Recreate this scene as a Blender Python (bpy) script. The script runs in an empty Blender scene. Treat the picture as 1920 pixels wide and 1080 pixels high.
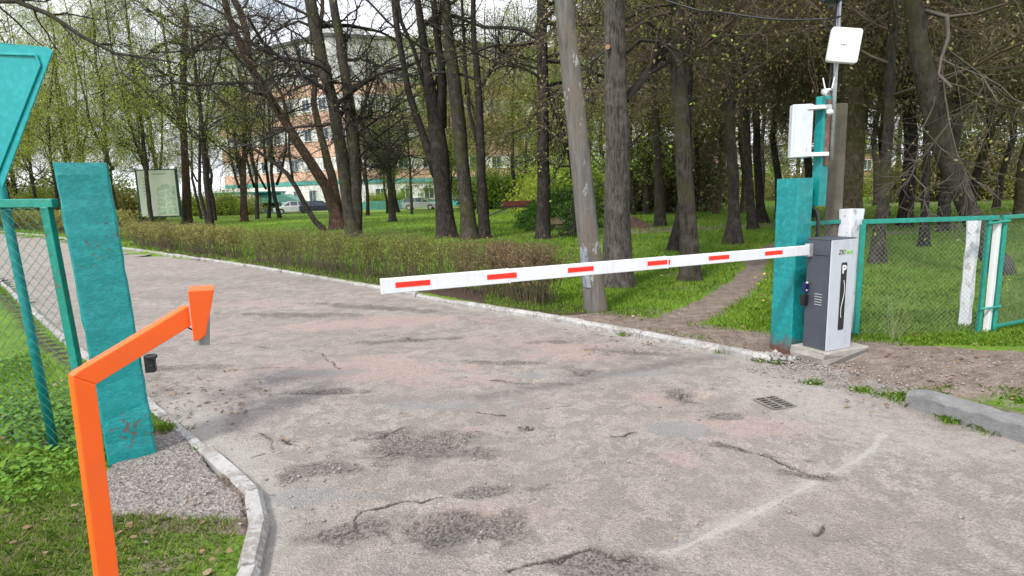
import bpy, bmesh, math, random
import numpy as np
from math import sin, cos, pi, radians, sqrt, atan2
from mathutils import Vector, Matrix

# ------------------------------------------------------------------ camera, sky, sun, exposure
scene = bpy.context.scene
COL = scene.collection
FPX = 1100.0; PITCH = radians(9.09); ROLL = radians(-1.55); EYE = 1.6
RC = Matrix.Rotation(pi/2-PITCH, 3, 'X') @ Matrix.Rotation(ROLL, 3, 'Z')
cam_d = bpy.data.cameras.new('camera'); cam = bpy.data.objects.new('camera', cam_d); COL.objects.link(cam)
cam_d.sensor_width = 36; cam_d.lens = FPX/1920*36; cam_d.clip_end = 2000; cam_d.clip_start = .05
cam.matrix_world = Matrix.Translation((0, 0, EYE)) @ RC.to_4x4()
scene.camera = cam
scene.view_settings.view_transform = 'Standard'; scene.view_settings.look = 'None'
scene.view_settings.gamma = 1; scene.view_settings.exposure = 0.58
scene.cycles.max_bounces = 6; scene.cycles.diffuse_bounces = 4; scene.cycles.glossy_bounces = 2
scene.cycles.transparent_max_bounces = 6
SUN_EL, SUN_AZ = radians(50), radians(215)          # azimuth clockwise from +Y
w = bpy.data.worlds.new('World'); scene.world = w; w.use_nodes = True
nt = w.node_tree; nt.nodes.clear(); N = nt.nodes.new; L = nt.links.new
out = N('ShaderNodeOutputWorld'); bg = N('ShaderNodeBackground'); L(bg.outputs[0], out.inputs[0])
sky = N('ShaderNodeTexSky'); sky.sky_type = 'NISHITA'; sky.sun_disc = False
sky.sun_elevation = SUN_EL; sky.sun_rotation = SUN_AZ; sky.air_density = 1.2; sky.dust_density = 1.5
tc = N('ShaderNodeTexCoord'); mp = N('ShaderNodeMapping'); mp.inputs['Scale'].default_value = (1, 1, 2.6)
L(tc.outputs['Generated'], mp.inputs['Vector'])
cn = N('ShaderNodeTexNoise'); cn.inputs['Scale'].default_value = 2.3; cn.inputs['Detail'].default_value = 7
cn.inputs['Roughness'].default_value = .6; L(mp.outputs[0], cn.inputs['Vector'])
cr = N('ShaderNodeValToRGB'); cr.color_ramp.elements[0].position = .33; cr.color_ramp.elements[1].position = .47
L(cn.outputs['Fac'], cr.inputs['Fac'])
cloud = N('ShaderNodeMixRGB'); cloud.inputs[1].default_value = (9.5, 10.0, 11.2, 1); cloud.inputs[2].default_value = (12.2, 12.4, 12.8, 1)
cn2 = N('ShaderNodeTexNoise'); cn2.inputs['Scale'].default_value = 5; L(mp.outputs[0], cn2.inputs['Vector']); L(cn2.outputs['Fac'], cloud.inputs['Fac'])
mx = N('ShaderNodeMixRGB'); L(cr.outputs[0], mx.inputs['Fac']); L(sky.outputs[0], mx.inputs[1]); L(cloud.outputs[0], mx.inputs[2])
L(mx.outputs[0], bg.inputs[0]); bg.inputs[1].default_value = 0.10
sl = bpy.data.lights.new('sun', 'SUN'); sl.energy = 2.6; sl.angle = radians(8); sl.color = (1, .95, .87)
so = bpy.data.objects.new('sun', sl); COL.objects.link(so)
sd_ = Vector((sin(SUN_AZ)*cos(SUN_EL), cos(SUN_AZ)*cos(SUN_EL), sin(SUN_EL)))
so.rotation_euler = sd_.to_track_quat('Z', 'Y').to_euler()

# ------------------------------------------------------------------ helpers
def ray(px, py): return RC @ Vector(((px-960)/FPX, -(py-540)/FPX, -1))
def at(px, py, Y):
    d = ray(px, py); return Vector((0, 0, EYE)) + d*(Y/d.y)
def gnd(px, py, z=0.):
    d = ray(px, py); return Vector((0, 0, EYE)) + d*((z-EYE)/d.z)
def zc(px, py, z): return Vector((0, 0, EYE)) + ray(px, py)*z

def tag(o, label=None, cat=None, group=None, kind=None):
    if label: o['label'] = label
    if cat: o['category'] = cat
    if group: o['group'] = group
    if kind: o['kind'] = kind
    return o
def thing(name, loc, label, cat, group=None):
    o = bpy.data.objects.new(name, None); COL.objects.link(o); o.location = loc; o.empty_display_size = .2
    return tag(o, label, cat, group)
def link(name, me, parent=None):
    o = bpy.data.objects.new(name, me); COL.objects.link(o)
    if parent is not None:
        o.parent = parent
        rl = Vector((0, 0, 0)); q = parent
        while q is not None: rl += q.location; q = q.parent
        o.location = -rl if parent.type == 'EMPTY' else Vector((0, 0, 0))
        if parent.type != 'EMPTY': o.location = Vector((0, 0, 0))
    return o
def kids(o): return [c for c in bpy.data.objects if c.parent == o]

class MB:
    """collects polygons in world coordinates"""
    def __init__(s): s.v = []; s.f = []; s.m = []
    def add(s, vs, fs, mi=0):
        b = len(s.v); s.v += [tuple(v) for v in vs]; s.f += [tuple(i+b for i in f) for f in fs]; s.m += [mi]*len(fs); return s
    def box(s, c, size, u=(1, 0, 0), n=None, mi=0, taper=1.0):
        """c centre; size along u, along v, along w"""
        u = Vector(u).normalized(); wv = Vector(n).normalized() if n else Vector((0, 0, 1)); v = wv.cross(u).normalized(); c = Vector(c)
        a, b, h = [k/2 for k in size]; vs = []
        for k in (-1, 1):
            t = taper if k == 1 else 1
            for i, j in ((-1, -1), (1, -1), (1, 1), (-1, 1)): vs.append(c+u*a*i*t+v*b*j*t+wv*h*k)
        return s.add(vs, [(3, 2, 1, 0), (4, 5, 6, 7), (0, 1, 5, 4), (1, 2, 6, 5), (2, 3, 7, 6), (3, 0, 4, 7)], mi)
    def bar(s, p, q, wd, ht, up=(0, 0, 1), mi=0):
        p = Vector(p); q = Vector(q); d = (q-p); u = d.normalized(); sd = Vector(up).cross(u).normalized(); w2 = u.cross(sd)
        vs = []
        for e in (p, q):
            for i, j in ((-1, -1), (1, -1), (1, 1), (-1, 1)): vs.append(e+sd*i*wd/2+w2*j*ht/2)
        return s.add(vs, [(0, 1, 2, 3), (7, 6, 5, 4), (0, 4, 5, 1), (1, 5, 6, 2), (2, 6, 7, 3), (3, 7, 4, 0)], mi)
    def tube(s, pts, rad, n=10, cap=True, mi=0, seed=None, lump=0):
        pts = [Vector(p) for p in pts]; rs = rad if hasattr(rad, '__len__') else [rad]*len(pts)
        vs = []; a = None; rg = random.Random(seed)
        ph = [rg.random()*6 for _ in range(4)]
        for i, p in enumerate(pts):
            t = (pts[min(i+1, len(pts)-1)]-pts[max(i-1, 0)]).normalized()
            if a is None: a = t.cross(Vector((0, 0, 1)) if abs(t.z) < .9 else Vector((1, 0, 0))).normalized()
            a = (a-t*a.dot(t)).normalized(); b = t.cross(a)
            for k in range(n):
                th = 2*pi*k/n; r = rs[i]
                if lump: r *= 1+lump*(.6*sin(3*th+ph[0]+i*.35)+.5*sin(5*th+ph[1]-i*.2)+.5*sin(2*th+i*.9+ph[2]))
                vs.append(p+(a*cos(th)+b*sin(th))*r)
        fs = []
        for i in range(len(pts)-1):
            for k in range(n):
                k2 = (k+1) % n; fs.append((i*n+k, i*n+k2, (i+1)*n+k2, (i+1)*n+k))
        if cap: fs.append(tuple(reversed(range(n)))); fs.append(tuple(range((len(pts)-1)*n, len(pts)*n)))
        return s.add(vs, fs, mi)
    def prism(s, poly, d, mi=0):
        """poly: list of points (planar), extruded by vector d"""
        poly = [Vector(p) for p in poly]; n = len(poly); d = Vector(d)
        fs = [tuple(range(n)), tuple(reversed(range(n, 2*n)))]+[(i, i+n, (i+1) % n+n, (i+1) % n) for i in range(n)]
        return s.add(poly+[p+d for p in poly], fs, mi)
    def sphere(s, c, r, nu=12, nv=8, sc=(1, 1, 1), mi=0):
        vs = []; c = Vector(c)
        for j in range(nv+1):
            for i in range(nu):
                a = pi*j/nv; b = 2*pi*i/nu; vs.append(c+Vector((sin(a)*cos(b)*sc[0], sin(a)*sin(b)*sc[1], cos(a)*sc[2]))*r)
        return s.add(vs, [(j*nu+i, j*nu+(i+1) % nu, (j+1)*nu+(i+1) % nu, (j+1)*nu+i) for j in range(nv) for i in range(nu)], mi)
    def build(s, name, mats, parent=None, bevel=0, smooth=False, seg=2):
        me = bpy.data.meshes.new(name); me.from_pydata(s.v, [], s.f)
        if not isinstance(mats, (list, tuple)): mats = [mats]
        for m in mats: me.materials.append(m)
        me.polygons.foreach_set('material_index', s.m)
        bm = bmesh.new(); bm.from_mesh(me); bmesh.ops.recalc_face_normals(bm, faces=bm.faces); bm.to_mesh(me); bm.free()
        if smooth: me.polygons.foreach_set('use_smooth', [True]*len(me.polygons))
        o = link(name, me, parent)
        if bevel:
            b = o.modifiers.new('b', 'BEVEL'); b.width = bevel; b.segments = seg; b.limit_method = 'ANGLE'; b.angle_limit = radians(40)
        return o

def soup(name, V, nper, mats, parent=None, matidx=None):
    """V (n*nper,3) array, polygons of nper vertices each"""
    V = np.ascontiguousarray(V, dtype=np.float32); nv = len(V); nf = nv//nper
    me = bpy.data.meshes.new(name)
    me.vertices.add(nv); me.vertices.foreach_set('co', V.ravel())
    me.loops.add(nv); me.loops.foreach_set('vertex_index', np.arange(nv, dtype=np.int32))
    me.polygons.add(nf); me.polygons.foreach_set('loop_start', np.arange(0, nv, nper, dtype=np.int32))
    try: me.polygons.foreach_set('loop_total', np.full(nf, nper, dtype=np.int32))
    except Exception: pass
    if not isinstance(mats, (list, tuple)): mats = [mats]
    for m in mats: me.materials.append(m)
    if matidx is not None: me.polygons.foreach_set('material_index', matidx.astype(np.int32))
    me.update(calc_edges=True)
    return link(name, me, parent)

def indexed(name, V, F, mats, parent=None, smooth=False):
    V = np.ascontiguousarray(V, dtype=np.float32); F = np.ascontiguousarray(F, dtype=np.int32); k = F.shape[1]
    me = bpy.data.meshes.new(name)
    me.vertices.add(len(V)); me.vertices.foreach_set('co', V.ravel())
    me.loops.add(F.size); me.loops.foreach_set('vertex_index', F.ravel())
    me.polygons.add(len(F)); me.polygons.foreach_set('loop_start', np.arange(0, F.size, k, dtype=np.int32))
    try: me.polygons.foreach_set('loop_total', np.full(len(F), k, dtype=np.int32))
    except Exception: pass
    if smooth: me.polygons.foreach_set('use_smooth', np.ones(len(F), dtype=bool))
    if not isinstance(mats, (list, tuple)): mats = [mats]
    for m in mats: me.materials.append(m)
    me.update(calc_edges=True)
    return link(name, me, parent)

def attr(o, name, arr):
    a = o.data.attributes.new(name, 'FLOAT', 'POINT'); a.data.foreach_set('value', np.ascontiguousarray(arr, dtype=np.float32))

def vnoise(x, y, seed=0):
    xi = np.floor(x).astype(np.int64); yi = np.floor(y).astype(np.int64); fx = x-xi; fy = y-yi
    fx = fx*fx*(3-2*fx); fy = fy*fy*(3-2*fy)
    def h(a, b):
        n = (a*374761393+b*668265263+seed*1442695041) & 0xffffffff
        n = ((n ^ (n >> 13))*1274126177) & 0xffffffff
        return ((n ^ (n >> 16)) & 0xffff)/65535.
    return (h(xi, yi)*(1-fx)+h(xi+1, yi)*fx)*(1-fy)+(h(xi, yi+1)*(1-fx)+h(xi+1, yi+1)*fx)*fy
def fbm(x, y, seed=0, oc=4):
    s = 0; a = .5; t = 0
    for k in range(oc): s = s+a*vnoise(x*2**k, y*2**k, seed+k*17); t += a; a *= .5
    return s/t
def sst(a, b, x): t = np.clip((x-a)/(b-a), 0, 1); return t*t*(3-2*t)
def dpoly(x, y, pts):
    """distance to an open polyline"""
    d = np.full(np.shape(x), 1e9)
    for (ax, ay), (bx, by) in zip(pts[:-1], pts[1:]):
        vx, vy = bx-ax, by-ay; t = np.clip(((x-ax)*vx+(y-ay)*vy)/(vx*vx+vy*vy+1e-9), 0, 1)
        d = np.minimum(d, np.hypot(x-ax-t*vx, y-ay-t*vy))
    return d
def inside(x, y, pts):
    c = np.zeros(np.shape(x), dtype=bool); n = len(pts)
    for i in range(n):
        (ax, ay), (bx, by) = pts[i], pts[(i+1) % n]
        cond = (ay > y) != (by > y)
        with np.errstate(divide='ignore', invalid='ignore'):
            xx = (bx-ax)*(y-ay)/(by-ay+1e-12)+ax
        c ^= cond & (x < xx)
    return c
def sdist(x, y, pts):
    d = dpoly(x, y, pts+[pts[0]]); return np.where(inside(x, y, pts), -d, d)

# ------------------------------------------------------------------ materials
class Mat:
    def __init__(s, name, rough=.8, spec=.5, metal=0):
        s.m = bpy.data.materials.new(name); s.m.use_nodes = True; s.t = s.m.node_tree; s.b = s.t.nodes['Principled BSDF']
        s.b.inputs['Roughness'].default_value = rough; s.b.inputs['Specular IOR Level'].default_value = spec; s.b.inputs['Metallic'].default_value = metal
        tc = s.t.nodes.new('ShaderNodeTexCoord'); s.co = tc.outputs['Object']
    def n(s, kind, **kw):
        q = s.t.nodes.new(kind)
        for k, v in kw.items(): setattr(q, k, v)
        return q
    def l(s, a, b): s.t.links.new(a, b)
    def noise(s, scale, detail=4, rough=.6, stretch=None, dist=0):
        q = s.n('ShaderNodeTexNoise'); q.inputs['Scale'].default_value = scale; q.inputs['Detail'].default_value = detail
        q.inputs['Roughness'].default_value = rough; q.inputs['Distortion'].default_value = dist
        if stretch:
            mp = s.n('ShaderNodeMapping'); mp.inputs['Scale'].default_value = stretch; s.l(s.co, mp.inputs[0]); s.l(mp.outputs[0], q.inputs['Vector'])
        else: s.l(s.co, q.inputs['Vector'])
        return q.outputs['Fac']
    def vor(s, scale, feature='F1', out='Distance'):
        q = s.n('ShaderNodeTexVoronoi'); q.feature = feature; q.inputs['Scale'].default_value = scale; s.l(s.co, q.inputs['Vector']); return q.outputs[out]
    def ramp(s, fac, a, b, c0=(0, 0, 0), c1=(1, 1, 1)):
        q = s.n('ShaderNodeValToRGB'); q.color_ramp.elements[0].position = a; q.color_ramp.elements[1].position = b
        q.color_ramp.elements[0].color = (*c0, 1); q.color_ramp.elements[1].color = (*c1, 1); s.l(fac, q.inputs['Fac']); return q.outputs[0]
    def mix(s, fac, a, b, mode='MIX'):
        q = s.n('ShaderNodeMixRGB', blend_type=mode)
        for i, v in ((0, fac), (1, a), (2, b)):
            if isinstance(v, (int, float)): q.inputs[i].default_value = v
            elif isinstance(v, tuple): q.inputs[i].default_value = (*v, 1)
            else: s.l(v, q.inputs[i])
        return q.outputs[0]
    def math(s, op, a, b=0.):
        q = s.n('ShaderNodeMath', operation=op)
        for i, v in ((0, a), (1, b)):
            if isinstance(v, (int, float)): q.inputs[i].default_value = v
            else: s.l(v, q.inputs[i])
        return q.outputs[0]
    def attr(s, name):
        q = s.n('ShaderNodeAttribute', attribute_name=name); return q.outputs['Fac']
    def island(s): return s.n('ShaderNodeNewGeometry').outputs['Random Per Island']
    def color(s, c):
        if isinstance(c, tuple): s.b.inputs['Base Color'].default_value = (*c, 1)
        else: s.l(c, s.b.inputs['Base Color'])
        return s
    def bump(s, h, strength=.4, dist=.01):
        q = s.n('ShaderNodeBump'); q.inputs['Strength'].default_value = strength; q.inputs['Distance'].default_value = dist
        s.l(h, q.inputs['Height']); s.l(q.outputs[0], s.b.inputs['Normal']); return s
    def done(s): return s.m

def plain(name, c, rough=.6, var=.15, scale=8, bump=.0, metal=0, spec=.5):
    m = Mat(name, rough, spec, metal); f = m.noise(scale, 5)
    dk = tuple(k*(1-var*1.4) for k in c); lt = tuple(min(1, k*(1+var)) for k in c)
    m.color(m.ramp(f, .3, .7, dk, lt))
    if bump: m.bump(m.noise(scale*6, 3), bump, .004)
    return m.done()

def paint_worn(name, c, chip=(.16, .09, .07), amount=.70, grime=.3, scale=3., lumps=.35, rust_low=False, bands=None):
    m = Mat(name, .42, .5)
    base = m.mix(m.ramp(m.noise(scale, 5, stretch=(1, 1, .5)), .35, .7), tuple(k*(1-grime*.6) for k in c), c)
    base = m.mix(m.ramp(m.noise(26, 4), .45, .8), base, tuple(min(1, k*1.25+.01) for k in c))
    k = m.ramp(m.math('ADD', m.math('MULTIPLY', m.noise(3.1, 3), .35), m.math('MULTIPLY', m.noise(34, 5, .7), .65)), amount-.14, amount-.11)
    if bands:
        z = m.n('ShaderNodeSeparateXYZ'); m.l(m.co, z.inputs[0]); bsum = None
        for zc_, hw_ in bands:
            b_ = m.ramp(m.math('ABSOLUTE', m.math('SUBTRACT', z.outputs[2], zc_)), hw_*.4, hw_, (1, 1, 1), (0, 0, 0)); bsum = b_ if bsum is None else m.math('MAXIMUM', bsum, b_)
        k = m.math('MULTIPLY', k, bsum)
    base = m.mix(k, base, chip)
    if rust_low:
        z = m.n('ShaderNodeSeparateXYZ'); m.l(m.co, z.inputs[0])
        q = m.math('ADD', z.outputs[2], m.math('MULTIPLY', m.noise(9, 4), .5))
        base = m.mix(m.ramp(q, .28, .45, (1, 1, 1), (0, 0, 0)), base, (.13, .06, .045))
    m.color(base); m.bump(m.math('ADD', m.noise(60, 5, .7), m.math('MULTIPLY', k, -1.)), lumps, .006)
    return m.done()

def bark(name, c1, c2, moss=None, scale=14, strength=.8):
    m = Mat(name, .95, .2)
    f = m.noise(scale*2.1, 7, .75, stretch=(1, 1, .16), dist=.7); g = m.noise(1.7, 3)
    col = m.ramp(f, .38, .62, tuple(k*.7 for k in c1), tuple(k*1.15 for k in c2))
    if moss: col = m.mix(m.ramp(g, .45, .65), col, moss)
    col = m.mix(m.ramp(m.noise(5, 4), .5, .75), col, tuple(k*1.5 for k in c2))
    m.color(col); m.bump(f, strength, .03)
    return m.done()

def leafmat(name, cols, rough=.55, trans=.3):
    m = Mat(name, rough, .3); r = m.island(); q = m.n('ShaderNodeValToRGB'); e = q.color_ramp.elements
    e[0].color = (*cols[0], 1); e[1].color = (*cols[-1], 1)
    for i, c in enumerate(cols[1:-1]):
        k = e.new((i+1)/(len(cols)-1)); k.color = (*c, 1)
    m.l(r, q.inputs['Fac']); m.color(q.outputs[0])
    if trans:
        tr = m.n('ShaderNodeBsdfTranslucent'); m.l(q.outputs[0], tr.inputs['Color']); ms = m.n('ShaderNodeMixShader'); ms.inputs[0].default_value = trans
        o = m.t.nodes['Material Output']; m.l(m.b.outputs[0], ms.inputs[1]); m.l(tr.outputs[0], ms.inputs[2]); m.l(ms.outputs[0], o.inputs['Surface'])
    return m.done()

TQ = (.003, .24, .243)
M = {}
M['tq_post'] = paint_worn('turquoise_paint_chipped', TQ, amount=.715, grime=.3, lumps=.8, bands=((1.42, .2), (.22, .14), (.9, .05)))
M['tq'] = paint_worn('turquoise_paint', TQ, amount=.78, grime=.3, lumps=.25)
M['tq_rust'] = paint_worn('turquoise_paint_rusty_foot', (.003, .25, .26), amount=.78, grime=.5, lumps=.35, rust_low=True)
M['tq_sign'] = paint_worn('turquoise_sign_back', (.003, .29, .315), amount=.9, grime=.15, lumps=.1)
M['green_rail'] = paint_worn('green_fence_paint', (.01, .24, .19), amount=.735, grime=.3, lumps=.2)
m = Mat('orange_powder_coat', .45, .5); f = m.noise(90, 4, .7); g = m.ramp(m.noise(5, 7, .75), .50, .72)
m.color(m.mix(m.mix(1., g, (.22, .22, .22), 'MULTIPLY'), (.93, .12, .006), (.45, .12, .04))); m.l(m.ramp(m.noise(7, 6, .7), .3, .7, (.3, .3, .3), (.62, .62, .62)), m.b.inputs['Roughness']); m.bump(f, .12, .002); M['orange'] = m.done()
M['orange_in'] = plain('orange_inner_edge', (.85, .2, .05), .5, .05, 3)
M['grey_plastic'] = plain('grey_plastic', (.2, .21, .21), .5, .1)
M['black'] = plain('black_plastic', (.012, .012, .014), .5, .2)
def grimy(name, c, rough, dirt=(.2, .17, .14), amt=.5):
    m = Mat(name, rough, .5); st = m.ramp(m.noise(22, 6, .75, stretch=(1, 1, .10)), .48, .72); bl = m.ramp(m.noise(5, 6, .7), .4, .75)
    k = m.mix(1., m.mix(1., st, bl, 'MULTIPLY'), (amt, amt, amt), 'MULTIPLY'); k2 = m.mix(1., m.ramp(m.noise(2.5, 6, .7), .45, .8), (amt*.35,)*3, 'MULTIPLY')
    m.color(m.mix(k2, m.mix(k, c, dirt), dirt)); m.l(m.ramp(m.noise(9, 5), .3, .7, (rough-.1,)*3, (rough+.15,)*3), m.b.inputs['Roughness']); m.bump(m.noise(70, 3), .06, .002); return m.done()
M['dark_cab'] = grimy('slate_grey_metal', (.05, .06, .082), .42, (.16, .14, .12), .4)
M['light_cab'] = grimy('silver_grey_metal', (.47, .50, .56), .4, amt=.45)
M['white_arm'] = grimy('white_aluminium', (.68, .70, .74), .38, (.3, .27, .23), .5)
M['red'] = plain('red_reflective', (.8, .025, .012), .35, .05, 9)
M['wire_green'] = plain('green_coated_wire', (.06, .26, .21), .5, .3, 3)
M['wire'] = plain('weathered_wire', (.22, .27, .24), .6, .3, 3)
M['steel'] = plain('galvanised_steel', (.45, .47, .5), .4, .15, 20, metal=.4)
M['white_pl'] = plain('white_plastic', (.68, .695, .70), .4, .03, 4)
M['grey_box'] = grimy('pale_grey_enclosure', (.56, .60, .66), .4, (.25, .23, .2), .4)
M['green_txt'] = plain('green_print', (.2, .5, .03), .5, .02)
M['dark_txt'] = plain('dark_print', (.08, .09, .1), .5, .02)
M['navy'] = plain('navy_panel', (.01, .015, .08), .25, .1)
M['lens'] = plain('dark_glass', (.01, .01, .012), .08, .1)
M['rust_face'] = paint_worn('rusty_red_metal', (.17, .055, .04), chip=(.22, .12, .09), amount=.66, grime=.4)
def _concrete(name, c, sc=10, st=.4, speck=.25):
    m = Mat(name, .9, .3); f = m.noise(sc, 6, .7); g = m.vor(sc*9)
    col = m.ramp(f, .3, .7, tuple(k*.72 for k in c), tuple(k*1.15 for k in c))
    col = m.mix(m.ramp(m.noise(sc*12, 3), .55, .75), col, tuple(k*(1-speck) for k in c))
    m.color(col); m.bump(m.math('ADD', m.noise(sc*8, 5, .7), m.math('MULTIPLY', g, .4)), st, .012); return m.done()
M['concrete'] = _concrete('concrete', (.33, .31, .28))
m = Mat('rough_concrete', .95, .2); vv = m.vor(75, out='Color'); v2 = m.n('ShaderNodeSeparateColor'); m.l(vv, v2.inputs[0])
col = m.mix(m.ramp(v2.outputs[0], .55, .8), m.ramp(m.noise(8, 6, .75), .3, .7, (.25, .225, .21), (.40, .365, .345)), (.19, .165, .155)); col = m.mix(m.ramp(v2.outputs[1], .72, .85), col, (.47, .42, .40))
col = m.mix(m.ramp(m.noise(3.5, 6, .8), .55, .7), col, (.34, .28, .25)); m.color(col); m.bump(m.math('ADD', m.vor(75), m.noise(40, 7, .85)), 1., .02); M['slab'] = m.done()
M['kerb_dark'] = _concrete('weathered_granite', (.2, .2, .205), 7, .5, .35)
M['pole_tan'] = _concrete('tan_concrete', (.15, .13, .10), 7, .6, .4)
m = Mat('whitewashed_concrete', .9, .3); f = m.ramp(m.math('ADD', m.math('MULTIPLY', m.noise(3.5, 4), .5), m.math('MULTIPLY', m.noise(28, 5, .7), .5)), .47, .56)
m.color(m.mix(f, m.ramp(m.noise(6, 3), .3, .7, (.27, .262, .255), (.43, .43, .425)), (.23, .21, .195))); m.bump(m.noise(45, 5), .7, .01); M['kerb_white'] = m.done()
m = Mat('whitewash', .85, .3); f = m.ramp(m.noise(15, 6, .75, stretch=(1, 1, .5)), .56, .62)
m.color(m.mix(f, (.66, .68, .74), (.4, .38, .38))); m.bump(m.noise(50, 5), .5, .01); M['whitewash'] = m.done()
# leaning utility pole: grey timber-like concrete with pale drips
m = Mat('grey_weathered_pole', .9, .2); f = m.noise(16, 6, .7, stretch=(1, 1, .12)); g = m.noise(3, 5, .7, stretch=(1, 1, .5))
col = m.ramp(f, .3, .72, (.07, .064, .06), (.20, .19, .18)); col = m.mix(m.ramp(g, .50, .6), col, (.15, .13, .105))
col = m.mix(m.ramp(m.noise(7, 5, .7, stretch=(1, 1, .35)), .60, .64), col, (.33, .34, .33))
m.color(col); m.bump(f, .9, .02); M['pole'] = m.done()
M['pole_blue'] = plain('pale_blue_wash', (.23, .255, .285), .9, .4, 18, .5)
M['bark_grey'] = bark('grey_brown_bark', (.038, .033, .03), (.105, .093, .084), None, 15)
M['bark_dark'] = bark('dark_bark', (.012, .010, .009), (.045, .038, .034), None, 13)
M['bark_mid'] = bark('mid_bark', (.02, .017, .015), (.062, .054, .048), (.05, .05, .022), 12)
M['bark_red'] = bark('reddish_bark', (.034, .02, .015), (.095, .055, .042), (.04, .04, .02), 11)
M['bark_moss'] = bark('mossy_bark', (.05, .042, .026), (.15, .125, .08), (.09, .085, .035), 12)
M['twig'] = plain('twig', (.028, .022, .019), .9, .3, 3)
M['twig_pale'] = plain('pale_twig', (.10, .085, .068), .9, .3, 3)
M['twig_brown'] = plain('brown_twig', (.115, .085, .058), .9, .3, 3)
M['cut'] = plain('fresh_cut_wood', (.42, .25, .14), .8, .1)
M['leaf_lime'] = leafmat('lime_leaves', [(.26, .33, .03), (.36, .44, .04), (.46, .54, .08), (.24, .26, .05)], trans=.45)
M['leaf_green'] = leafmat('fresh_leaves', [(.14, .25, .025), (.23, .36, .035), (.33, .46, .06), (.17, .2, .05)], trans=.35)
M['leaf_olive'] = leafmat('olive_buds', [(.2, .21, .05), (.29, .30, .065), (.22, .16, .07), (.33, .36, .08)], trans=.25)
M['leaf_dark'] = leafmat('dark_needles', [(.06, .07, .024), (.11, .11, .035), (.16, .12, .06), (.07, .09, .03)], trans=.15)
M['leaf_brown'] = leafmat('dry_brown_tips', [(.22, .16, .08), (.30, .23, .12), (.18, .2, .06), (.26, .17, .09)], trans=.2)
M['hedge_leaf'] = leafmat('hedge_leaves', [(.17, .24, .03), (.28, .34, .045), (.14, .16, .04), (.19, .14, .06)], trans=.3)
M['hedge_dry'] = leafmat('dry_hedge_tips', [(.17, .1, .055), (.26, .17, .09), (.12, .11, .04), (.2, .12, .07)], trans=.2)
M['vivid'] = leafmat('vivid_green_leaves', [(.05, .14, .015), (.08, .2, .02), (.12, .26, .03), (.04, .1, .02)], trans=.3)
M['grass'] = leafmat('grass_blades', [(.09, .20, .014), (.14, .30, .018), (.20, .38, .025), (.30, .38, .06), (.10, .22, .02)], trans=.3)
M['grass_dry'] = leafmat('pale_grass_blades', [(.14, .22, .04), (.24, .30, .07), (.42, .38, .2), (.18, .26, .05), (.5, .44, .28)], trans=.3)
M['weed'] = leafmat('broad_weed_leaves', [(.09, .2, .02), (.12, .26, .02), (.17, .31, .03), (.09, .2, .03)], trans=.3)

# ------------------------------------------------------------------ ground plan
FAR_KERB = [(-62, 62), (-45, 49), (-34.4, 39.8), (-24, 31), (-14.8, 22), (-7.34, 15.21), (-2.23, 10.09), (-.88, 8.55), (.27, 7.52), (1.4, 6.32), (2.36, 5.27)]
NEAR_KERB = [(-58, 48), (-36, 31), (-20, 19.2), (-11.5, 13.1), (-5.18, 6.72), (-3.15, 4.8), (-1.96, 3.58), (-1.39, 2.98), (-1.22, 2.65), (-1.12, 2.31), (-1.0, 1.4), (-.95, -.5), (-1.2, -4)]
RIGHT_EDGE = [(2.36, 5.27), (2.62, 4.98), (2.78, 4.55), (2.95, 4.12), (3.19, 3.48), (3.62, 2.7), (4.4, 1.9), (6.5, 1.0), (14, .2), (30, 0)]
ROAD = FAR_KERB+RIGHT_EDGE[1:]+[(30, -8), (-1.2, -8)]+NEAR_KERB[::-1]
SLAB = [(-2.36, 3.93), (-2.06, 3.56), (-1.76, 3.24), (-1.49, 2.96), (-1.36, 2.70), (-2.12, 2.79), (-2.32, 2.98), (-2.45, 3.3), (-2.5, 3.65)]
PATH = [(1.0, 6.85), (1.75, 6.75), (2.25, 7.2), (3.24, 8.6), (4.3, 10.4), (5.5, 13), (6.8, 15.4), (8.7, 17.2), (13, 19), (24, 21)]
DIRT = [(2.6, 5.3), (3.3, 4.9), (4.2, 4.55), (5.2, 3.9), (6.5, 2.9)]
def ground_h(x, y):
    s = sdist(x, y, ROAD)
    n = fbm(x*1.3, y*1.3, 5, 4)-.5; nf = fbm(x*7, y*7, 9, 3)-.5
    lawn = .055+n*.07*sst(.4, 3, s)+nf*.018
    near_dirt = sst(1.1, .2, dpoly(x, y, RIGHT_EDGE[1:7]))*(s > -1)
    rise = np.where(near_dirt > .02, sst(-.25, .9, s+(nf*.5+n*.45)*near_dirt), sst(.02, .085, s))
    z = -.06+rise*(lawn+.06)
    z = np.where(inside(x, y, SLAB), np.minimum(z, .0), z)
    pl_ = sst(.85, .45, np.hypot(x-2.75, (y-4.95)*1.1)); z = z*(1-pl_)+np.minimum(z, .0+nf*.01)*pl_
    z = z+np.where(dpoly(x, y, DIRT) < 1.2, (sst(1.2, 0, dpoly(x, y, DIRT)))*sst(.1, .8, s)*(.05+nf*.06)*(1-pl_), 0)
    return z, s

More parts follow.
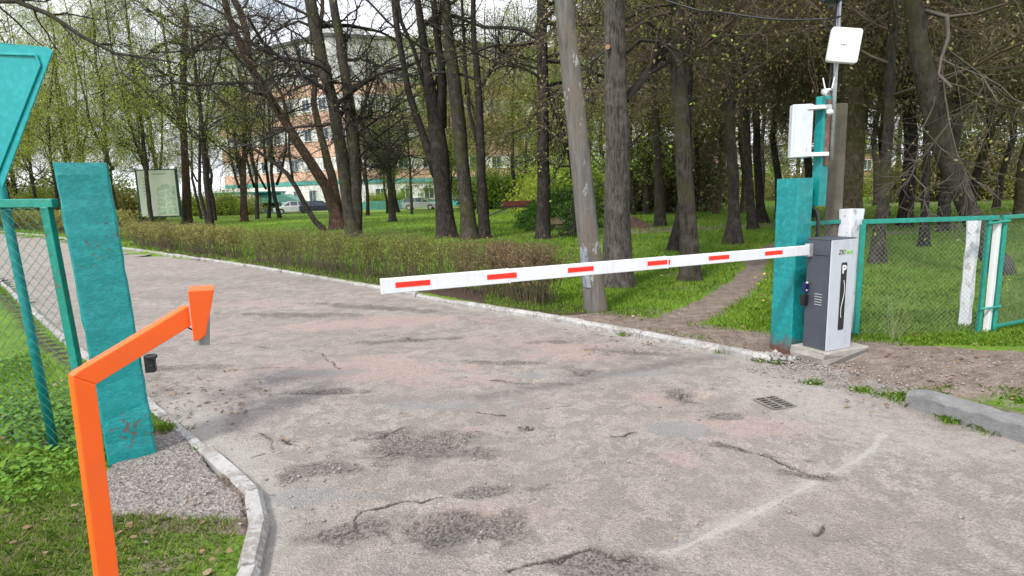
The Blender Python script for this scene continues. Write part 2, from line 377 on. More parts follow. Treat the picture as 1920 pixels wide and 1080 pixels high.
def axis(parts):
    a = []
    for lo, hi, st in parts: a.append(np.arange(lo, hi, st))
    return np.concatenate(a+[np.array([parts[-1][1]])])
def grid(name, xs, ys, zf, mat, keep=None):
    X, Y = np.meshgrid(xs, ys); x = X.ravel(); y = Y.ravel(); z, extra = zf(x, y)
    nx, ny = len(xs), len(ys); i = np.arange(nx-1)[None, :]+np.arange(ny-1)[:, None]*nx; i = i.ravel()
    F = np.stack([i, i+1, i+nx+1, i+nx], 1)
    if keep is not None:
        k = keep(x, y); F = F[k[F].all(1)]
        used = np.unique(F); mp = np.full(len(x), -1); mp[used] = np.arange(len(used)); F = mp[F]
    else: used = np.arange(len(x))
    o = indexed(name, np.stack([x, y, z], 1)[used], F, mat, smooth=True)
    for kx, arr in extra.items(): attr(o, kx, arr[used])
    return o

# ground material: grass/soil/dirt by zone
m = Mat('ground', .95, .2)
gcol = m.ramp(m.noise(.9, 6, .65), .34, .68, (.08, .15, .02), (.155, .27, .03))
gcol = m.mix(m.ramp(m.noise(.16, 4), .46, .66), gcol, (.20, .32, .03))
gcol = m.mix(m.ramp(m.noise(22, 5, .7), .5, .8), gcol, (.07, .11, .02))
gcol = m.mix(m.ramp(m.noise(3.2, 5), .62, .78), gcol, (.12, .1, .055))
soil = m.ramp(m.noise(6, 6, .7), .3, .7, (.14, .105, .085), (.30, .245, .21))
soil = m.mix(m.ramp(m.noise(40, 5, .8), .55, .75), soil, (.10, .075, .06))
soil = m.mix(m.ramp(m.vor(55), .0, .22, (1, 1, 1), (0, 0, 0)), soil, (.34, .29, .26))
dz = m.math('ADD', m.attr('dirt'), m.math('MULTIPLY', m.math('SUBTRACT', m.noise(9, 5, .7), .5), .9))
col = m.mix(m.ramp(dz, .42, .6), gcol, soil)
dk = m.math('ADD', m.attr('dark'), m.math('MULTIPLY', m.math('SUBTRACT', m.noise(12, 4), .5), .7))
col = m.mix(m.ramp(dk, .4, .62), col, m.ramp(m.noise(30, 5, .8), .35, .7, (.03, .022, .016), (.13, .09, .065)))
m.color(col); m.bump(m.math('ADD', m.noise(30, 6, .75), m.vor(35)), .8, .03); M['ground'] = m.done()

HEDGE_LINE = [(-7.0, 15.6), (-1.9, 10.5), (-.5, 8.95), (.75, 7.7)]
def gz(x, y):
    z, s = ground_h(x, y)
    pth = sst(.40, .18, dpoly(x, y, PATH)+(fbm(x*3, y*3, 3)-.5)*.25+.10*sst(8, 12, y))
    bare = sst(1.05, .55, dpoly(x, y, DIRT)+(fbm(x*2, y*2, 8)-.5)*.7)*(x > 2)
    rim = sst(.55, .1, s)*sst(-.6, 0, s)*sst(2.4, 3.2, x+y*.2)
    apron = sst(.62, .22, dpoly(x, y, [(.9, 7.2), (1.9, 6.4), (2.3, 6.0)])+(fbm(x*3, y*3, 12)-.5)*.3)
    cross = sst(1.6, 1.1, dpoly(x, y, [(5, 23), (14, 25), (40, 32)]))
    far = sst(2, 1.3, dpoly(x, y, [(-60, 71.5), (-10, 78), (20, 80), (60, 84)]))
    farp = sst(1.2, .7, dpoly(x, y, [(2, 52), (25, 44), (70, 46)]))
    tree = .62*sst(.50, .66, fbm(x*2.6, y*2.6, 55))*(x < -.9)*(y < 3.4)+.5*sst(.56, .7, fbm(x*1.2, y*1.2, 56))*(x > 1)
    slb = sst(.22, .1, dpoly(x, y, SLAB[:6])); dirt = np.maximum.reduce([slb, tree, pth, bare, apron, rim*.9, cross*.75, far, farp])
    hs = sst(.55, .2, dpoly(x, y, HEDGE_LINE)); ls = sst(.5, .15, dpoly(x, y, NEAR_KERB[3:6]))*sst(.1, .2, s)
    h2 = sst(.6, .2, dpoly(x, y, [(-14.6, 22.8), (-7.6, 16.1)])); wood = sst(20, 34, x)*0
    # shallow wear of the trodden path, raised verge heap
    z = z-.035*pth
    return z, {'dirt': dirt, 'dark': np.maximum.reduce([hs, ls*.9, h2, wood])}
xs = axis([(-700, -120, 40), (-120, -40, 4), (-40, -12, 1.), (-12, -4, .2), (-4, 7, .07), (7, 14, .18), (14, 40, 1), (40, 120, 4), (120, 700, 40)])
ys = axis([(-60, -6, 6), (-6, 1, .3), (1, 8, .07), (8, 16, .14), (16, 30, .4), (30, 90, 1.5), (90, 200, 8), (200, 1200, 50)])
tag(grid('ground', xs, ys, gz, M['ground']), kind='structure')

# road material
m = Mat('asphalt', .92, .25)
big = m.ramp(m.noise(.7, 5, .6), .33, .68, (.335, .295, .272), (.45, .408, .378))
agg = m.ramp(m.vor(95, out='Color'), .15, .85, (.62, .62, .63), (1.28, 1.26, 1.23))
col = m.mix(.75, big, m.mix(1., big, agg, 'MULTIPLY'))
col = m.mix(m.mix(1., m.ramp(m.noise(2.4, 6, .7), .45, .8), (.5, .5, .5), 'MULTIPLY'), col, (.40, .37, .345))
col = m.mix(m.mix(1., m.ramp(m.noise(5, 8, .75, dist=.4), .5, .25), (.5, .5, .5), 'MULTIPLY'), col, (.2, .18, .165))
col = m.mix(m.mix(1., m.ramp(m.noise(1.1, 6, .7), .42, .72), (.7, .7, .7), 'MULTIPLY'), col, (.35, .305, .285))
def patch(a, k=.8, lo=.4, hi=.62, sc=14):
    return m.ramp(m.math('ADD', m.attr(a), m.math('MULTIPLY', m.math('SUBTRACT', m.noise(sc, 6, .75), .5), k)), lo, hi)
pk = m.mix(m.ramp(m.vor(70, out='Color'), .2, .8), (.42, .27, .24), (.47, .40, .375))
col = m.mix(m.mix(1., patch('pink', 1.3, .35, .8), (.8, .8, .8), 'MULTIPLY'), col, pk)
col = m.mix(patch('sand', 1.1, .3, .8), col, m.ramp(m.noise(5, 4), .3, .7, (.44, .41, .375), (.52, .49, .455)))
col = m.mix(m.mix(1., patch('blue', .4), (.65, .65, .65), 'MULTIPLY'), col, (.29, .30, .305))
col = m.mix(m.mix(1., patch('dark', 1.6, .3, .95), (.95, .95, .95), 'MULTIPLY'), col, m.ramp(m.vor(80, out='Color'), .2, .8, (.09, .077, .07), (.27, .24, .222)))
col = m.mix(m.ramp(m.attr('crack'), .2, .8), col, (.07, .062, .056))
v1 = m.vor(150, out='Color'); v2 = m.n('ShaderNodeSeparateColor'); m.l(v1, v2.inputs[0])
dkk = m.mix(1., m.ramp(v2.outputs[0], .80, .84), m.ramp(m.noise(2.2, 4), .35, .65, (.06,)*3, (.42,)*3), 'MULTIPLY')
col = m.mix(dkk, col, (.12, .108, .1)); col = m.mix(m.mix(1., m.ramp(v2.outputs[1], .84, .88), (.3,)*3, 'MULTIPLY'), col, (.5, .46, .43))
m.color(col); m.bump(m.math('ADD', m.math('ADD', m.vor(85), m.math('MULTIPLY', m.vor(190), .7)), m.math('MULTIPLY', m.noise(45, 7, .85), 1.3)), .9, .012); M['asphalt'] = m.done()

def blob(x, y, cx, cy, rx, ry, ang=0, seed=1, rag=.8, soft=.35):
    a = radians(ang); dx = (x-cx)*cos(a)+(y-cy)*sin(a); dy = -(x-cx)*sin(a)+(y-cy)*cos(a)
    d = np.hypot(dx/rx, dy/ry)+(fbm(x*6, y*6, seed, 5)-.5)*rag*2
    return sst(1+soft, 1-soft, d)
def gp(px, py): q = gnd(px, py); return (q.x, q.y)
def pl(*a): return [gp(*q) for q in a]
def rz_(x, y):
    hb = (fbm(x*.8, y*.8, 31, 4)-.5)*.05+(fbm(x*5, y*5, 33, 4)-.5)*.012+(vnoise(x*28, y*28, 35)-.5)*.003
    flat = np.minimum(sst(.12, .45, np.hypot(x-1.96, y-4.22)), sst(.5, .9, np.hypot(x-2.85, y-5.15))); hb = hb*flat-.02*(1-sst(.5, .9, np.hypot(x-2.85, y-5.15)))
    mx_ = np.maximum
    W = [gp(790, 830), gp(850, 965), gp(930, 1010), gp(1180, 1050), gp(1300, 745), gp(1430, 850), gp(1100, 690), gp(600, 850), gp(960, 925), gp(1500, 885)]
    hole = blob(x, y, *W[0], .28, .17, 10, 41)*.018
    # big broken-surface step near the viewer
    inner = blob(x, y, *gp(870, 1000), .36, .16, 0, 43, .75, .06); in2 = blob(x, y, *gp(780, 828), .22, .13, 10, 45, .9, .08); in3 = blob(x, y, *gp(1300, 742), .13, .09, 10, 49, .8, .08)
    hole = hole+inner*.022+in2*.016+in3*.014+blob(x, y, *W[4], .16, .12, 0, 44, .8, .2)*.02+blob(x, y, *gp(1190, 1060), .3, .09, 5, 45, .7, .12)*.013
    hole = hole+blob(x, y, *gp(988, 799), .06, .045, 0, 46, .5, .12)*.03+blob(x, y, *gp(1545, 1000), .09, .05, 0, 47, .8, .2)*.015+blob(x, y, *gp(1080, 938), .04, .03, 0, 48, .6, .2)*.012
    rag = [(*gp(1400, 840), .30, .05, -30), (*gp(1500, 885), .13, .05, -30), (*gp(960, 711), .22, .05, -12), (*gp(1090, 693), .2, .13, 0), (*gp(590, 735), .3, .07, 0), (*gp(520, 840), .2, .06, 0), (*gp(720, 820), .13, .05, 10)]
    for i, r in enumerate(rag): hole = hole+blob(x, y, *r, 60+i, .7, .2)*.014
    rim = lambda b: (4*b*(1-b))**2*sst(.42, .62, fbm(x*3, y*3, 66))
    dark = np.maximum.reduce([rim(inner), rim(in2), rim(in3)])*1.1
    D = [(790, 830, .34, .2, 0), (860, 990, .26, .12, 0), (930, 925, .22, .06, 10), (920, 995, .16, .07, -10), (1275, 745, .10, .16, 20), (1430, 850, .28, .05, -30), (1100, 693, .22, .12, 0), (615, 880, .24, .1, 0), (1195, 1055, .25, .07, 0), (600, 735, .35, .06, 0), (640, 1000, .2, .06, 10),
         (760, 640, .6, .09, 5), (560, 590, .9, .14, -12), (1030, 640, .35, .08, 0), (960, 680, .4, .07, -8), (690, 575, 1.0, .12, -25), (330, 690, .5, .08, 0), (350, 560, 1.6, .25, -25), (500, 545, 1.3, .2, -30), (300, 520, 2.2, .3, -30), (1000, 715, .3, .04, -12), (870, 850, .2, .08, 0), (1500, 890, .16, .05, -20), (1345, 780, .14, .05, 0), (1170, 660, .3, .07, -20)]
    for i, (px, py, rx, ry, an) in enumerate(D):
        dark = mx_(dark, blob(x, y, *gp(px, py), rx*1.1, ry*1.15, an, 70+i, 1.2, .7)*(.5 if i in (17, 18, 19) else .95 if i > 10 else 1.05))
    pink = np.zeros_like(x)
    P = [(700, 690, .8, .3, -8), (1050, 655, .42, .3, -20), (780, 600, .7, .2, -5), (660, 610, .8, .2, 0), (980, 640, .5, .16, -15), (1230, 745, .3, .12, 0), (950, 970, .3, .08, 0), (830, 715, .4, .12, 0), (480, 570, .8, .25, -20), (900, 800, .2, .1, 0), (1270, 860, .12, .08, 0), (1400, 800, .5, .12, 0), (330, 620, .9, .15, -20)]
    for i, (px, py, rx, ry, an) in enumerate(P):
        pink = mx_(pink, blob(x, y, *gp(px, py), rx*1.25, ry*1.35, an, 110+i, 1.2, .8)*(.95 if i < 4 else .7))
    strip = dpoly(x, y, pl((1090, 1110), (1150, 1082), (1260, 1036), (1400, 968), (1500, 920), (1565, 886), (1612, 860), (1640, 838), (1652, 812)))+(fbm(x*5, y*5, 131)-.5)*.06
    sand = np.maximum(.95*sst(.045, .0, strip), .5*sst(.15, .02, strip))*sst(.1, .4, fbm(x*4, y*4, 136)+.2)
    sand = mx_(sand, sst(.42, .0, dpoly(x, y, pl((500, 1080), (500, 980), (420, 860), (330, 760)))+(fbm(x*3, y*3, 132)-.5)*.3)*.72)
    sand = mx_(sand, sst(.75, .15, dpoly(x, y, pl((1440, 700), (1600, 790), (1900, 850)))+(fbm(x*3, y*3, 133)-.5)*.6)*.5)
    sand = mx_(sand, sst(.4, .0, dpoly(x, y, FAR_KERB[6:])+(fbm(x*3, y*3, 134)-.5)*.25)*.62)
    blue = blob(x, y, *gp(1270, 805), .22, .14, 0, 140, .25, .2)
    for px, py, rx, ry in [(1000, 700, .3, .1), (620, 700, .6, .15), (560, 930, .25, .12), (800, 760, .7, .12), (1200, 700, .4, .1), (700, 930, .25, .05)]:
        blue = mx_(blue, blob(x, y, *gp(px, py), rx, ry, 0, 141, .7, .5)*.6)
    cr = np.zeros_like(x)
    for i, c in enumerate([[(480, 812), (515, 830), (500, 848), (470, 858)], [(515, 830), (560, 840)], [(610, 1010), (660, 985), (690, 965), (740, 945), (790, 940), (820, 932)], [(1325, 823), (1390, 840), (1470, 870), (1500, 878), (1540, 893)],
                           [(920, 705), (960, 708), (1010, 716)], [(480, 690), (550, 688)], [(560, 735), (640, 733)], [(672, 818), (720, 812), (755, 795)], [(700, 850), (755, 838)], [(1020, 760), (1070, 758)], [(335, 683), (400, 682)], [(965, 797), (988, 793), (1010, 803)], [(1280, 735), (1290, 757), (1330, 760)], [(960, 1075), (1010, 1052), (1060, 1036), (1120, 1030), (1180, 1050)],
                           [(1515, 992), (1545, 989)], [(550, 655), (600, 660), (640, 690)], [(1070, 690), (1110, 703)], [(430, 640), (520, 652)], [(700, 625), (790, 640)], [(890, 770), (940, 775)], [(1150, 815), (1200, 812)]]):
        wv = (fbm(x*9, y*9, 150+i)-.5)*.07
        cr = mx_(cr, sst(.017, .003, np.abs(dpoly(x+(fbm(x*5, y*5, 150+i)-.5)*.16, y+(fbm(x*5, y*5, 190+i)-.5)*.16, pl(*c))))*sst(.1, .5, vnoise(x*7, y*7, 170+i)+.2))
    lip = blob(x, y, *gp(300, 700), 3, 3)*0
    return hb-hole-cr*.012+lip, {'dark': dark, 'pink': pink, 'sand': sand, 'blue': blue, 'crack': cr}
def rkeep(x, y): return sdist(x, y, ROAD) < .35
xs = axis([(-64, -20, 1.), (-20, -8, .35), (-8, -2.5, .05), (-2.5, 3.4, .0135), (3.4, 6, .1), (6, 31, 1.)])
ys = axis([(-8, .5, .6), (.5, 2, .1), (2, 5.2, .0135), (5.2, 7, .025), (7, 10, .05), (10, 18, .12), (18, 64, 1.)])
def rkeep2(x, y):
    s = sdist(x, y, ROAD); dr = dpoly(x, y, RIGHT_EDGE[1:])
    return s < np.where(dr < .8, .8, .10)
tag(grid('road', xs, ys, rz_, M['asphalt'], rkeep2), kind='structure')

# kerbs: rows of stones, each slightly shifted
def kerb(name, pts, wdt, top, mat, side, seed, step=.98, dens=1.0):
    rg = random.Random(seed); mb = MB(); P = [Vector((a, b, 0)) for a, b in pts]
    for a, b in zip(P[:-1], P[1:]):
        d = (b-a); Ln = d.length; d.normalize(); nrm = Vector((-d.y, d.x, 0))*side
        n = max(1, round(Ln/step)); st = Ln/n
        for i in range(n):
            q0 = a+d*(st*i+.006); q1 = a+d*(st*(i+1)-.006); o0 = rg.uniform(-.012, .012); h = top+rg.uniform(-.014, .012)
            # crumbly stone: sections along its length
            sec = []; k = max(2, int(st/.14)) if st > .3 and (q0-Vector((0, 3, 0))).length < 14 else 2
            for j in range(k+1):
                t = j/k; p = q0.lerp(q1, t); e1 = rg.uniform(-.005, .004); e2 = rg.uniform(-.005, .003); e3 = rg.uniform(-.003, .003)
                if rg.random() < .07: e1 -= .018; e2 -= .018
                s0 = p+nrm*(o0+e3); s1 = p+nrm*(wdt+o0)
                sec += [s0+Vector((0, 0, -.12)), s0+Vector((0, 0, h-.028+e1)), s0+nrm*(.022-e2*.5)+Vector((0, 0, h+e2*.5)), s1-nrm*.015+Vector((0, 0, h+e3)), s1+Vector((0, 0, h-.02)), s1+Vector((0, 0, -.12))]
            fs = []
            for j in range(k):
                for q in range(5): fs.append((j*6+q, j*6+q+1, j*6+q+7, j*6+q+6))
            fs += [tuple(range(6)), tuple(reversed(range(k*6, k*6+6)))]
            mb.add(sec, fs)
    return tag(mb.build(name, mat), kind='structure')
kerb('kerb', FAR_KERB[::-1], .085, .062, M['kerb_white'], -1, 3)
kerb('kerb', NEAR_KERB[:-1], .092, .062, M['kerb_white'], -1, 4)

# ------------------------------------------------------------------ things near the viewer
def jitter_mesh(o, amt, seed=0):
    rg = np.random.default_rng(seed); me = o.data; n = len(me.vertices); c = np.empty(n*3, dtype=np.float32); me.vertices.foreach_get('co', c)
    c += rg.normal(0, amt, n*3).astype(np.float32); me.vertices.foreach_set('co', c)
def lofted(rings):
    mb = MB(); n = len(rings[0]); vs = [p for r in rings for p in r]
    fs = [(j*n+i, j*n+(i+1) % n, (j+1)*n+(i+1) % n, (j+1)*n+i) for j in range(len(rings)-1) for i in range(n)]
    return mb.add(vs, fs+[tuple(reversed(range(n))), tuple(range((len(rings)-1)*n, len(rings)*n))])
def square_post(C, u, v, a, b, z0, z1, lean=(0, 0), nseg=10, seed=0, amt=.0015, ch=.012):
    """rectangular post with small chamfers, corner C, sides a along u, b along v"""
    rg = random.Random(seed); rings = []
    for k in range(nseg+1):
        t = k/nseg; z = z0+(z1-z0)*t; o = Vector((C[0]+lean[0]*t, C[1]+lean[1]*t, z)); u3 = Vector((*u, 0)); v3 = Vector((*v, 0))
        if t == 1: c2 = ch*.6
        else: c2 = ch
        q = [(c2, 0), (a-c2, 0), (a, c2), (a, b-c2), (a-c2, b), (c2, b), (0, b-c2), (0, c2)]
        rings.append([o+u3*(i+rg.gauss(0, amt))+v3*(j+rg.gauss(0, amt)) for i, j in q])
    return lofted(rings)

def chainlink(o, u, wd, ht, pitch, r, mat, parent, name='wire_mesh', sag=0., seed=0, bend=None):
    """woven diagonal wires in the rectangle from o along u (unit, horizontal) and up"""
    rg = np.random.default_rng(seed); P0 = []; P1 = []
    o = np.array(o, float); u = np.array(u, float); up = np.array([0, 0, 1.]); nrm = np.cross(u, up)
    def pt(s, z, k):
        g = nrm*(r*1.1*k+.006*sin(s*5+z*3)); z2 = z-sag*sin(pi*min(max(s/wd, 0), 1))*(z/ht)
        return o+u*s+up*z2+g
    st = pitch*sqrt(2)
    for sgn in (1, -1):
        cmin = -ht if sgn == 1 else 0; cmax = wd if sgn == 1 else wd+ht; c = cmin+.01
        while c < cmax:
            # line s = c + sgn*z
            zs = np.arange(0, ht+st/2, st/2)
            for z0, z1 in zip(zs[:-1], zs[1:]):
                s0, s1 = c+sgn*z0, c+sgn*z1
                if min(s0, s1) >= -.002 and max(s0, s1) <= wd+.002:
                    k = 1 if int(z0/(st/2)) % 2 == 0 else -1
                    P0.append(pt(s0, z0, k*sgn)); P1.append(pt(s1, min(z1, ht), -k*sgn))
            c += st
    P0 = np.array(P0); P1 = np.array(P1)
    V, F = prisms(P0, P1, np.full(len(P0), r), np.full(len(P0), r)); return indexed(name, V, F, mat, parent)
def prisms(P0, P1, R0, R1, n=3):
    d = P1-P0; L_ = np.linalg.norm(d, axis=1, keepdims=True)+1e-9; d = d/L_
    a = np.cross(d, np.where(np.abs(d[:, 2:3]) > .9, np.array([[1., 0, 0]]), np.array([[0, 0, 1.]]))); a /= np.linalg.norm(a, axis=1, keepdims=True)+1e-9; b = np.cross(d, a)
    vs = []
    for P, R in ((P0, R0), (P1, R1)):
        for k in range(n):
            t = 2*pi*k/n; vs.append(P+(a*cos(t)+b*sin(t))*R[:, None])
    V = np.stack(vs, 1).reshape(-1, 3); m_ = len(P0); base = (np.arange(m_)*2*n)[:, None]
    F = np.concatenate([base+np.array([[k, (k+1) % n, (k+1) % n+n, k+n]]) for k in range(n)], 0)
    return V, F

A = radians(23); U = Vector((cos(A), sin(A), 0)); Vv = Vector((-sin(A), cos(A), 0)); Z = Vector((0, 0, 1))
U2 = (U.x, U.y); V2 = (Vv.x, Vv.y)

# --- left gate post on its slab
sl_ = MB(); rgx = random.Random(5)
tag(grid('concrete_slab', np.arange(-2.85, -1.3, .013), np.arange(2.66, 3.98, .013), lambda x, y: (.050+.016*(fbm(x*5, y*5, 21)-.5)+.018*(fbm(x*20, y*32, 22)-.5)+.007*(vnoise(x*60, y*60, 25)-.5)-.12*sst(-.02, .02, sdist(x, y, SLAB)+.05*(fbm(x*9, y*9, 23)-.5)), {}), M['slab'],
     lambda x, y: sdist(x, y, SLAB) < .07), 'rough worn concrete slab in the grass at the foot of the chipped turquoise gate post', 'slab')
pu = Vector((cos(radians(35)), sin(radians(35)), 0)); pv = Vector((-pu.y, pu.x, 0))
gp_ = thing('gate_post', (-2.37, 3.4, 0), 'thick gate post in chipped turquoise paint on a slab behind the orange stand', 'post')
C0 = Vector((-2.475, 3.355, 0))
o = square_post((C0.x, C0.y), (pu.x, pu.y), (pv.x, pv.y), .255, .235, .03, 1.845, lean=(-.085, .02), nseg=26, seed=3, amt=.0022).build('post_shaft', M['tq_post'], gp_)
sensor_c = Vector((-2.275, 3.545, .62))
mb = MB(); mb.box(sensor_c+Vector((.01, 0, 0)), (.055, .05, .11), (1, .3, 0)); mb.box(sensor_c+Vector((.035, -.02, .045)), (.055, .05, .02), (1, .3, 0)); mb.box(sensor_c+Vector((.025, -.01, -.03)), (.02, .03, .05), (1, .3, 0))
s_ = thing('beam_sensor', sensor_c, 'small black sensor housing fixed to the side of the left turquoise gate post', 'sensor')
mb.build('housing', M['black'], s_, .004); MB().box(sensor_c+Vector((.041, 0, -.005)), (.004, .03, .04), (1, .3, 0)).build('sensor_lens', M['lens'], s_)

# --- left fence panel hung beside the post, mesh in a flat bar frame
fr = thing('mesh_fence', (-2.9, 3.55, 0), 'green steel framed chain link panel left of the chipped turquoise gate post', 'fence')
fa = Vector((-2.70, 3.50, 0)); fu = Vector((-.99, .14, 0)).normalized()
mb = MB(); mb.bar(fa+Z*1.62+fu*-.03, fa+fu*1.6+Z*1.65, .045, .05); mb.build('top_rail', M['green_rail'], fr, .004)
MB().bar(fa+Z*.12+Vector((.03, 0, 0)), fa+Z*1.60+Vector((-.03, 0, 0)), .05, .045, up=(0, 1, 0)).build('upright', M['green_rail'], fr, .005)
chainlink(fa+fu*.02+Vector((0, -.03, .10)), fu, 1.55, 1.50, .048, .0015, M['wire_green'], fr, sag=.02)

# --- the sign seen from behind, on a leaning steel tube
sg = thing('road_sign', (-3.02, 3.65, 0), 'back of a triangular road sign painted turquoise on a steel tube behind the wire mesh', 'sign')
sp0 = gnd(105, 852, .03); sp1 = at(-3, 330, 3.62); sp2 = sp0+(sp1-sp0)*1.42
mb = MB(); mb.tube([sp0, sp0.lerp(sp1, .5), sp1, sp2], [.026, .026, .026, .026], 14); mb.build('sign_pole', M['tq'], sg, smooth=True)
q = [at(98, 97, 3.58), at(90, 88, 3.58), at(0, 80, 3.60), at(-215, 64, 3.66), at(-226, 74, 3.66), at(-18, 372, 3.60), at(-6, 372, 3.60), at(4, 352, 3.60)]
sn = (q[3]-q[0]).cross(q[6]-q[0]).normalized()
if sn.y < 0: sn = -sn
MB().prism(q, sn*.008).build('sign_plate', M['tq_sign'], sg, .002)
def inset(q, k):
    c = sum((Vector(p) for p in q), Vector())/len(q); return [c+(Vector(p)-c)*k for p in q]
r1 = inset([at(68, 103, 3.58), at(0, 101, 3.60), at(-190, 88, 3.66), at(-16, 330, 3.60), at(-6, 330, 3.60), at(76, 122, 3.58)], 1)
mb = MB()
for a, b in zip(r1, r1[1:]+r1[:1]): mb.bar(a-sn*.004, b-sn*.004, .014, .008, up=sn)
mb.build('stamped_rib', M['tq_sign'], sg, .003)

# --- orange reader stand
OB = zc(160, 712, 1.5); OE = zc(355, 592, 1.70); os_ = thing('reader_stand', (OB.x, OB.y, .05), 'bright orange bent metal stand leaning out over the grass in the foreground', 'stand')
oh = Vector((OE.x-OB.x, OE.y-OB.y, 0)).normalized(); on = Vector((oh.y, -oh.x, 0))      # on: broad face normal, towards the viewer
def onp(px, py, off=0.):
    d = ray(px, py); e = Vector((0, 0, EYE)); q = OB+on*off; return e+d*((q-e).dot(on)/d.dot(on))
thk = on*-.034; c1, c2 = onp(136, 706), onp(180.5, 721)
def low(a, b, z=.03): return a+(b-a)*((z-a.z)/(b.z-a.z))
L0 = low(c1, onp(183, 1080)); R0_ = low(c2, onp(224, 1080))
MB().prism([L0, R0_, c2, c1], thk).build('upright', M['orange'], os_, .003)
MB().prism([c1, c2, onp(359, 611), onp(354, 573), onp(145, 698)], thk).build('arm', M['orange'], os_, .003)
MB().prism([onp(352, 546, .012), onp(402, 543, .012), onp(386, 628, .012), onp(376, 637, .012), onp(363, 641, .012)], Vector((-.05, .10, 0))).build('reader_hood', M['orange'], os_, .003)
hc = onp(382, 590, -.04); hc2 = onp(382, 646, -.04); MB().tube([hc, hc2], [.017, .017], 14).build('reader_tube', M['grey_plastic'], os_)
ax0 = onp(348, 612, -.02); MB().tube([ax0, ax0+Vector((.012, .01, -.012)), ax0+Vector((.03, .01, -.02))], [.0025]*3, 6).build('cable', M['black'], os_)
MB().box(R0_*.5+L0*.5+thk*.5, (.14, .12, .012), oh).build('base_plate', M['orange'], os_, .002)

# --- barrier
bc = gnd(1547, 659, .12)
ba = thing('barrier', (bc.x+.1, bc.y+.15, .12), 'parking barrier with slate and silver cabinet and a lowered white arm with red stripes', 'barrier')
CW, CD, CH = .31, .245, 1.0
def cu(a, b, z): return Vector((bc.x, bc.y, .12))+U*a+Vv*b+Z*z
body = MB().box(cu(CW/2, CD/2+.004, CH/2), (CW, CD-.012, CH), U); body.build('cabinet_body', M['dark_cab'], ba, .006)
fp = MB().box(cu(CW/2, -.004, CH/2+.003), (CW+.004, .012, CH+.002), U); fpo = fp.build('front_panel', M['light_cab'], ba, .003)
MB().box(cu(CW/2, CD/2, CH+.008), (CW+.006, CD+.01, .016), U).build('cabinet_lid', M['dark_cab'], ba, .004)
MB().box(cu(-.002, CD/2+.01, .865), (.003, CD-.02, .004), U).build('lid_seam', M['black'], ba)
mb = MB(); wq = .075; x0, x1, zz0, zz1 = CW/2-.035+.01, CW/2+.045, .185, .80
pts = []
for cx_, cz_, a0 in ((x1-.014, zz1-.014, 0), (x0+.014, zz1-.014, 90), (x0+.014, zz0+.014, 180), (x1-.014, zz0+.014, 270)):
    for k in range(5): th = radians(a0+k*22.5); pts.append(cu(cx_+.014*cos(th), -.0105, cz_+.014*sin(th)))
mb.prism(pts, -Vv*.003); st_ = mb.build('display_strip', M['black'], ba)
mb = MB(); wl = [cu((x0+x1)/2+.017*sin((t-.45)*5.6), -.0155, .30+.34*t) for t in np.linspace(0, 1, 28)]
for a, b in zip(wl[:-1], wl[1:]): mb.bar(a, b, .0065, .002, up=Vv)
mb.build('wave_line', M['white_pl'], st_)
def text(body_, size, org, uvec, upv, mat, parent, name, ext=.001, offset=0.0):
    cd = bpy.data.curves.new('t', 'FONT'); cd.body = body_; cd.size = size; cd.extrude = ext; cd.offset = offset
    to = bpy.data.objects.new('t', cd); COL.objects.link(to); bpy.context.view_layer.update()
    me = bpy.data.meshes.new_from_object(to.evaluated_get(bpy.context.evaluated_depsgraph_get())); bpy.data.objects.remove(to)
    uvec = Vector(uvec).normalized(); upv = Vector(upv).normalized(); nn = uvec.cross(upv)
    mt = Matrix((uvec, upv, nn)).transposed().to_4x4(); mt.translation = org; me.transform(mt); me.materials.clear(); me.materials.append(mat)
    return link(name, me, parent)
text('P', .10, cu(x0+.008, -.0145, .705), U, Z, M['white_pl'], st_, 'letter', offset=.004)
lo_ = text('ZK', .058, cu(.083, -.0115, .875), (U+Z*0), Z+U*.12, M['dark_txt'], ba, 'lettering', offset=.0008)
text('Teco', .058, cu(.148, -.0115, .875), U, Z+U*.12, M['green_txt'], ba, 'lettering', offset=.0008)
MB().tube([cu(.20, -.009, .955), cu(.20, -.014, .955)], [.006, .006], 10).build('keyhole', M['steel'], ba)
mb = MB()
for k in range(5): mb.box(cu(-.003, .10, .415+k*.024), (.006, .075, .008), U)
mb.build('vent_slots', M['steel'], ba)
# arm: three telescoping aluminium profiles
arz = .905
def ap(s, dz=0, dn=0): return cu(-s, CD-.035, arz-.0+dz)+Vv*dn
segs = [(-.0, 1.5, .088, .043), (1.5, 3.05, .092, .047), (3.05, 4.0, .096, .05)]
mb = MB(); sag = -.0
armp = mb
for a, b, h, t in [(-.0, 1.62, .088, .040), (1.62, 3.0, .094, .045), (3.0, 3.895, .099, .05)]:
    mb.bar(ap(a), ap(b), t, h)
am = mb.build('boom_arm', M['white_arm'], ba, .004)
MB().box(ap(3.897, 0), (.008, .052, .101), U).build('end_cap', M['white_pl'], am, .002)
MB().box(ap(.02, -.0), (.05, .055, .115), U).build('arm_clamp', M['steel'], am, .004)
def arm_s(px):
    """distance along the boom of the pixel column"""
    lo, hi = 0., 4.2
    for _ in range(40):
        mid = (lo+hi)/2; q = RC.transposed() @ (ap(mid)-Vector((0, 0, EYE))); X = 960+FPX*q.x/-q.z
        if X > px: lo = mid
        else: hi = mid
    return (lo+hi)/2
for x_a, x_b in ((740, 805), (911, 966), (1062, 1110), (1211, 1253), (1326, 1364), (1431, 1464)):
    s0, s1 = arm_s(x_b), arm_s(x_a); tt = .0205 if s1 < 1.62 else (.0232 if s1 < 3 else .0257)
    MB().box(ap((s0+s1)/2, .004, -tt), (s1-s0, .002, .036), U).build('red_stripe', M['red'], am)
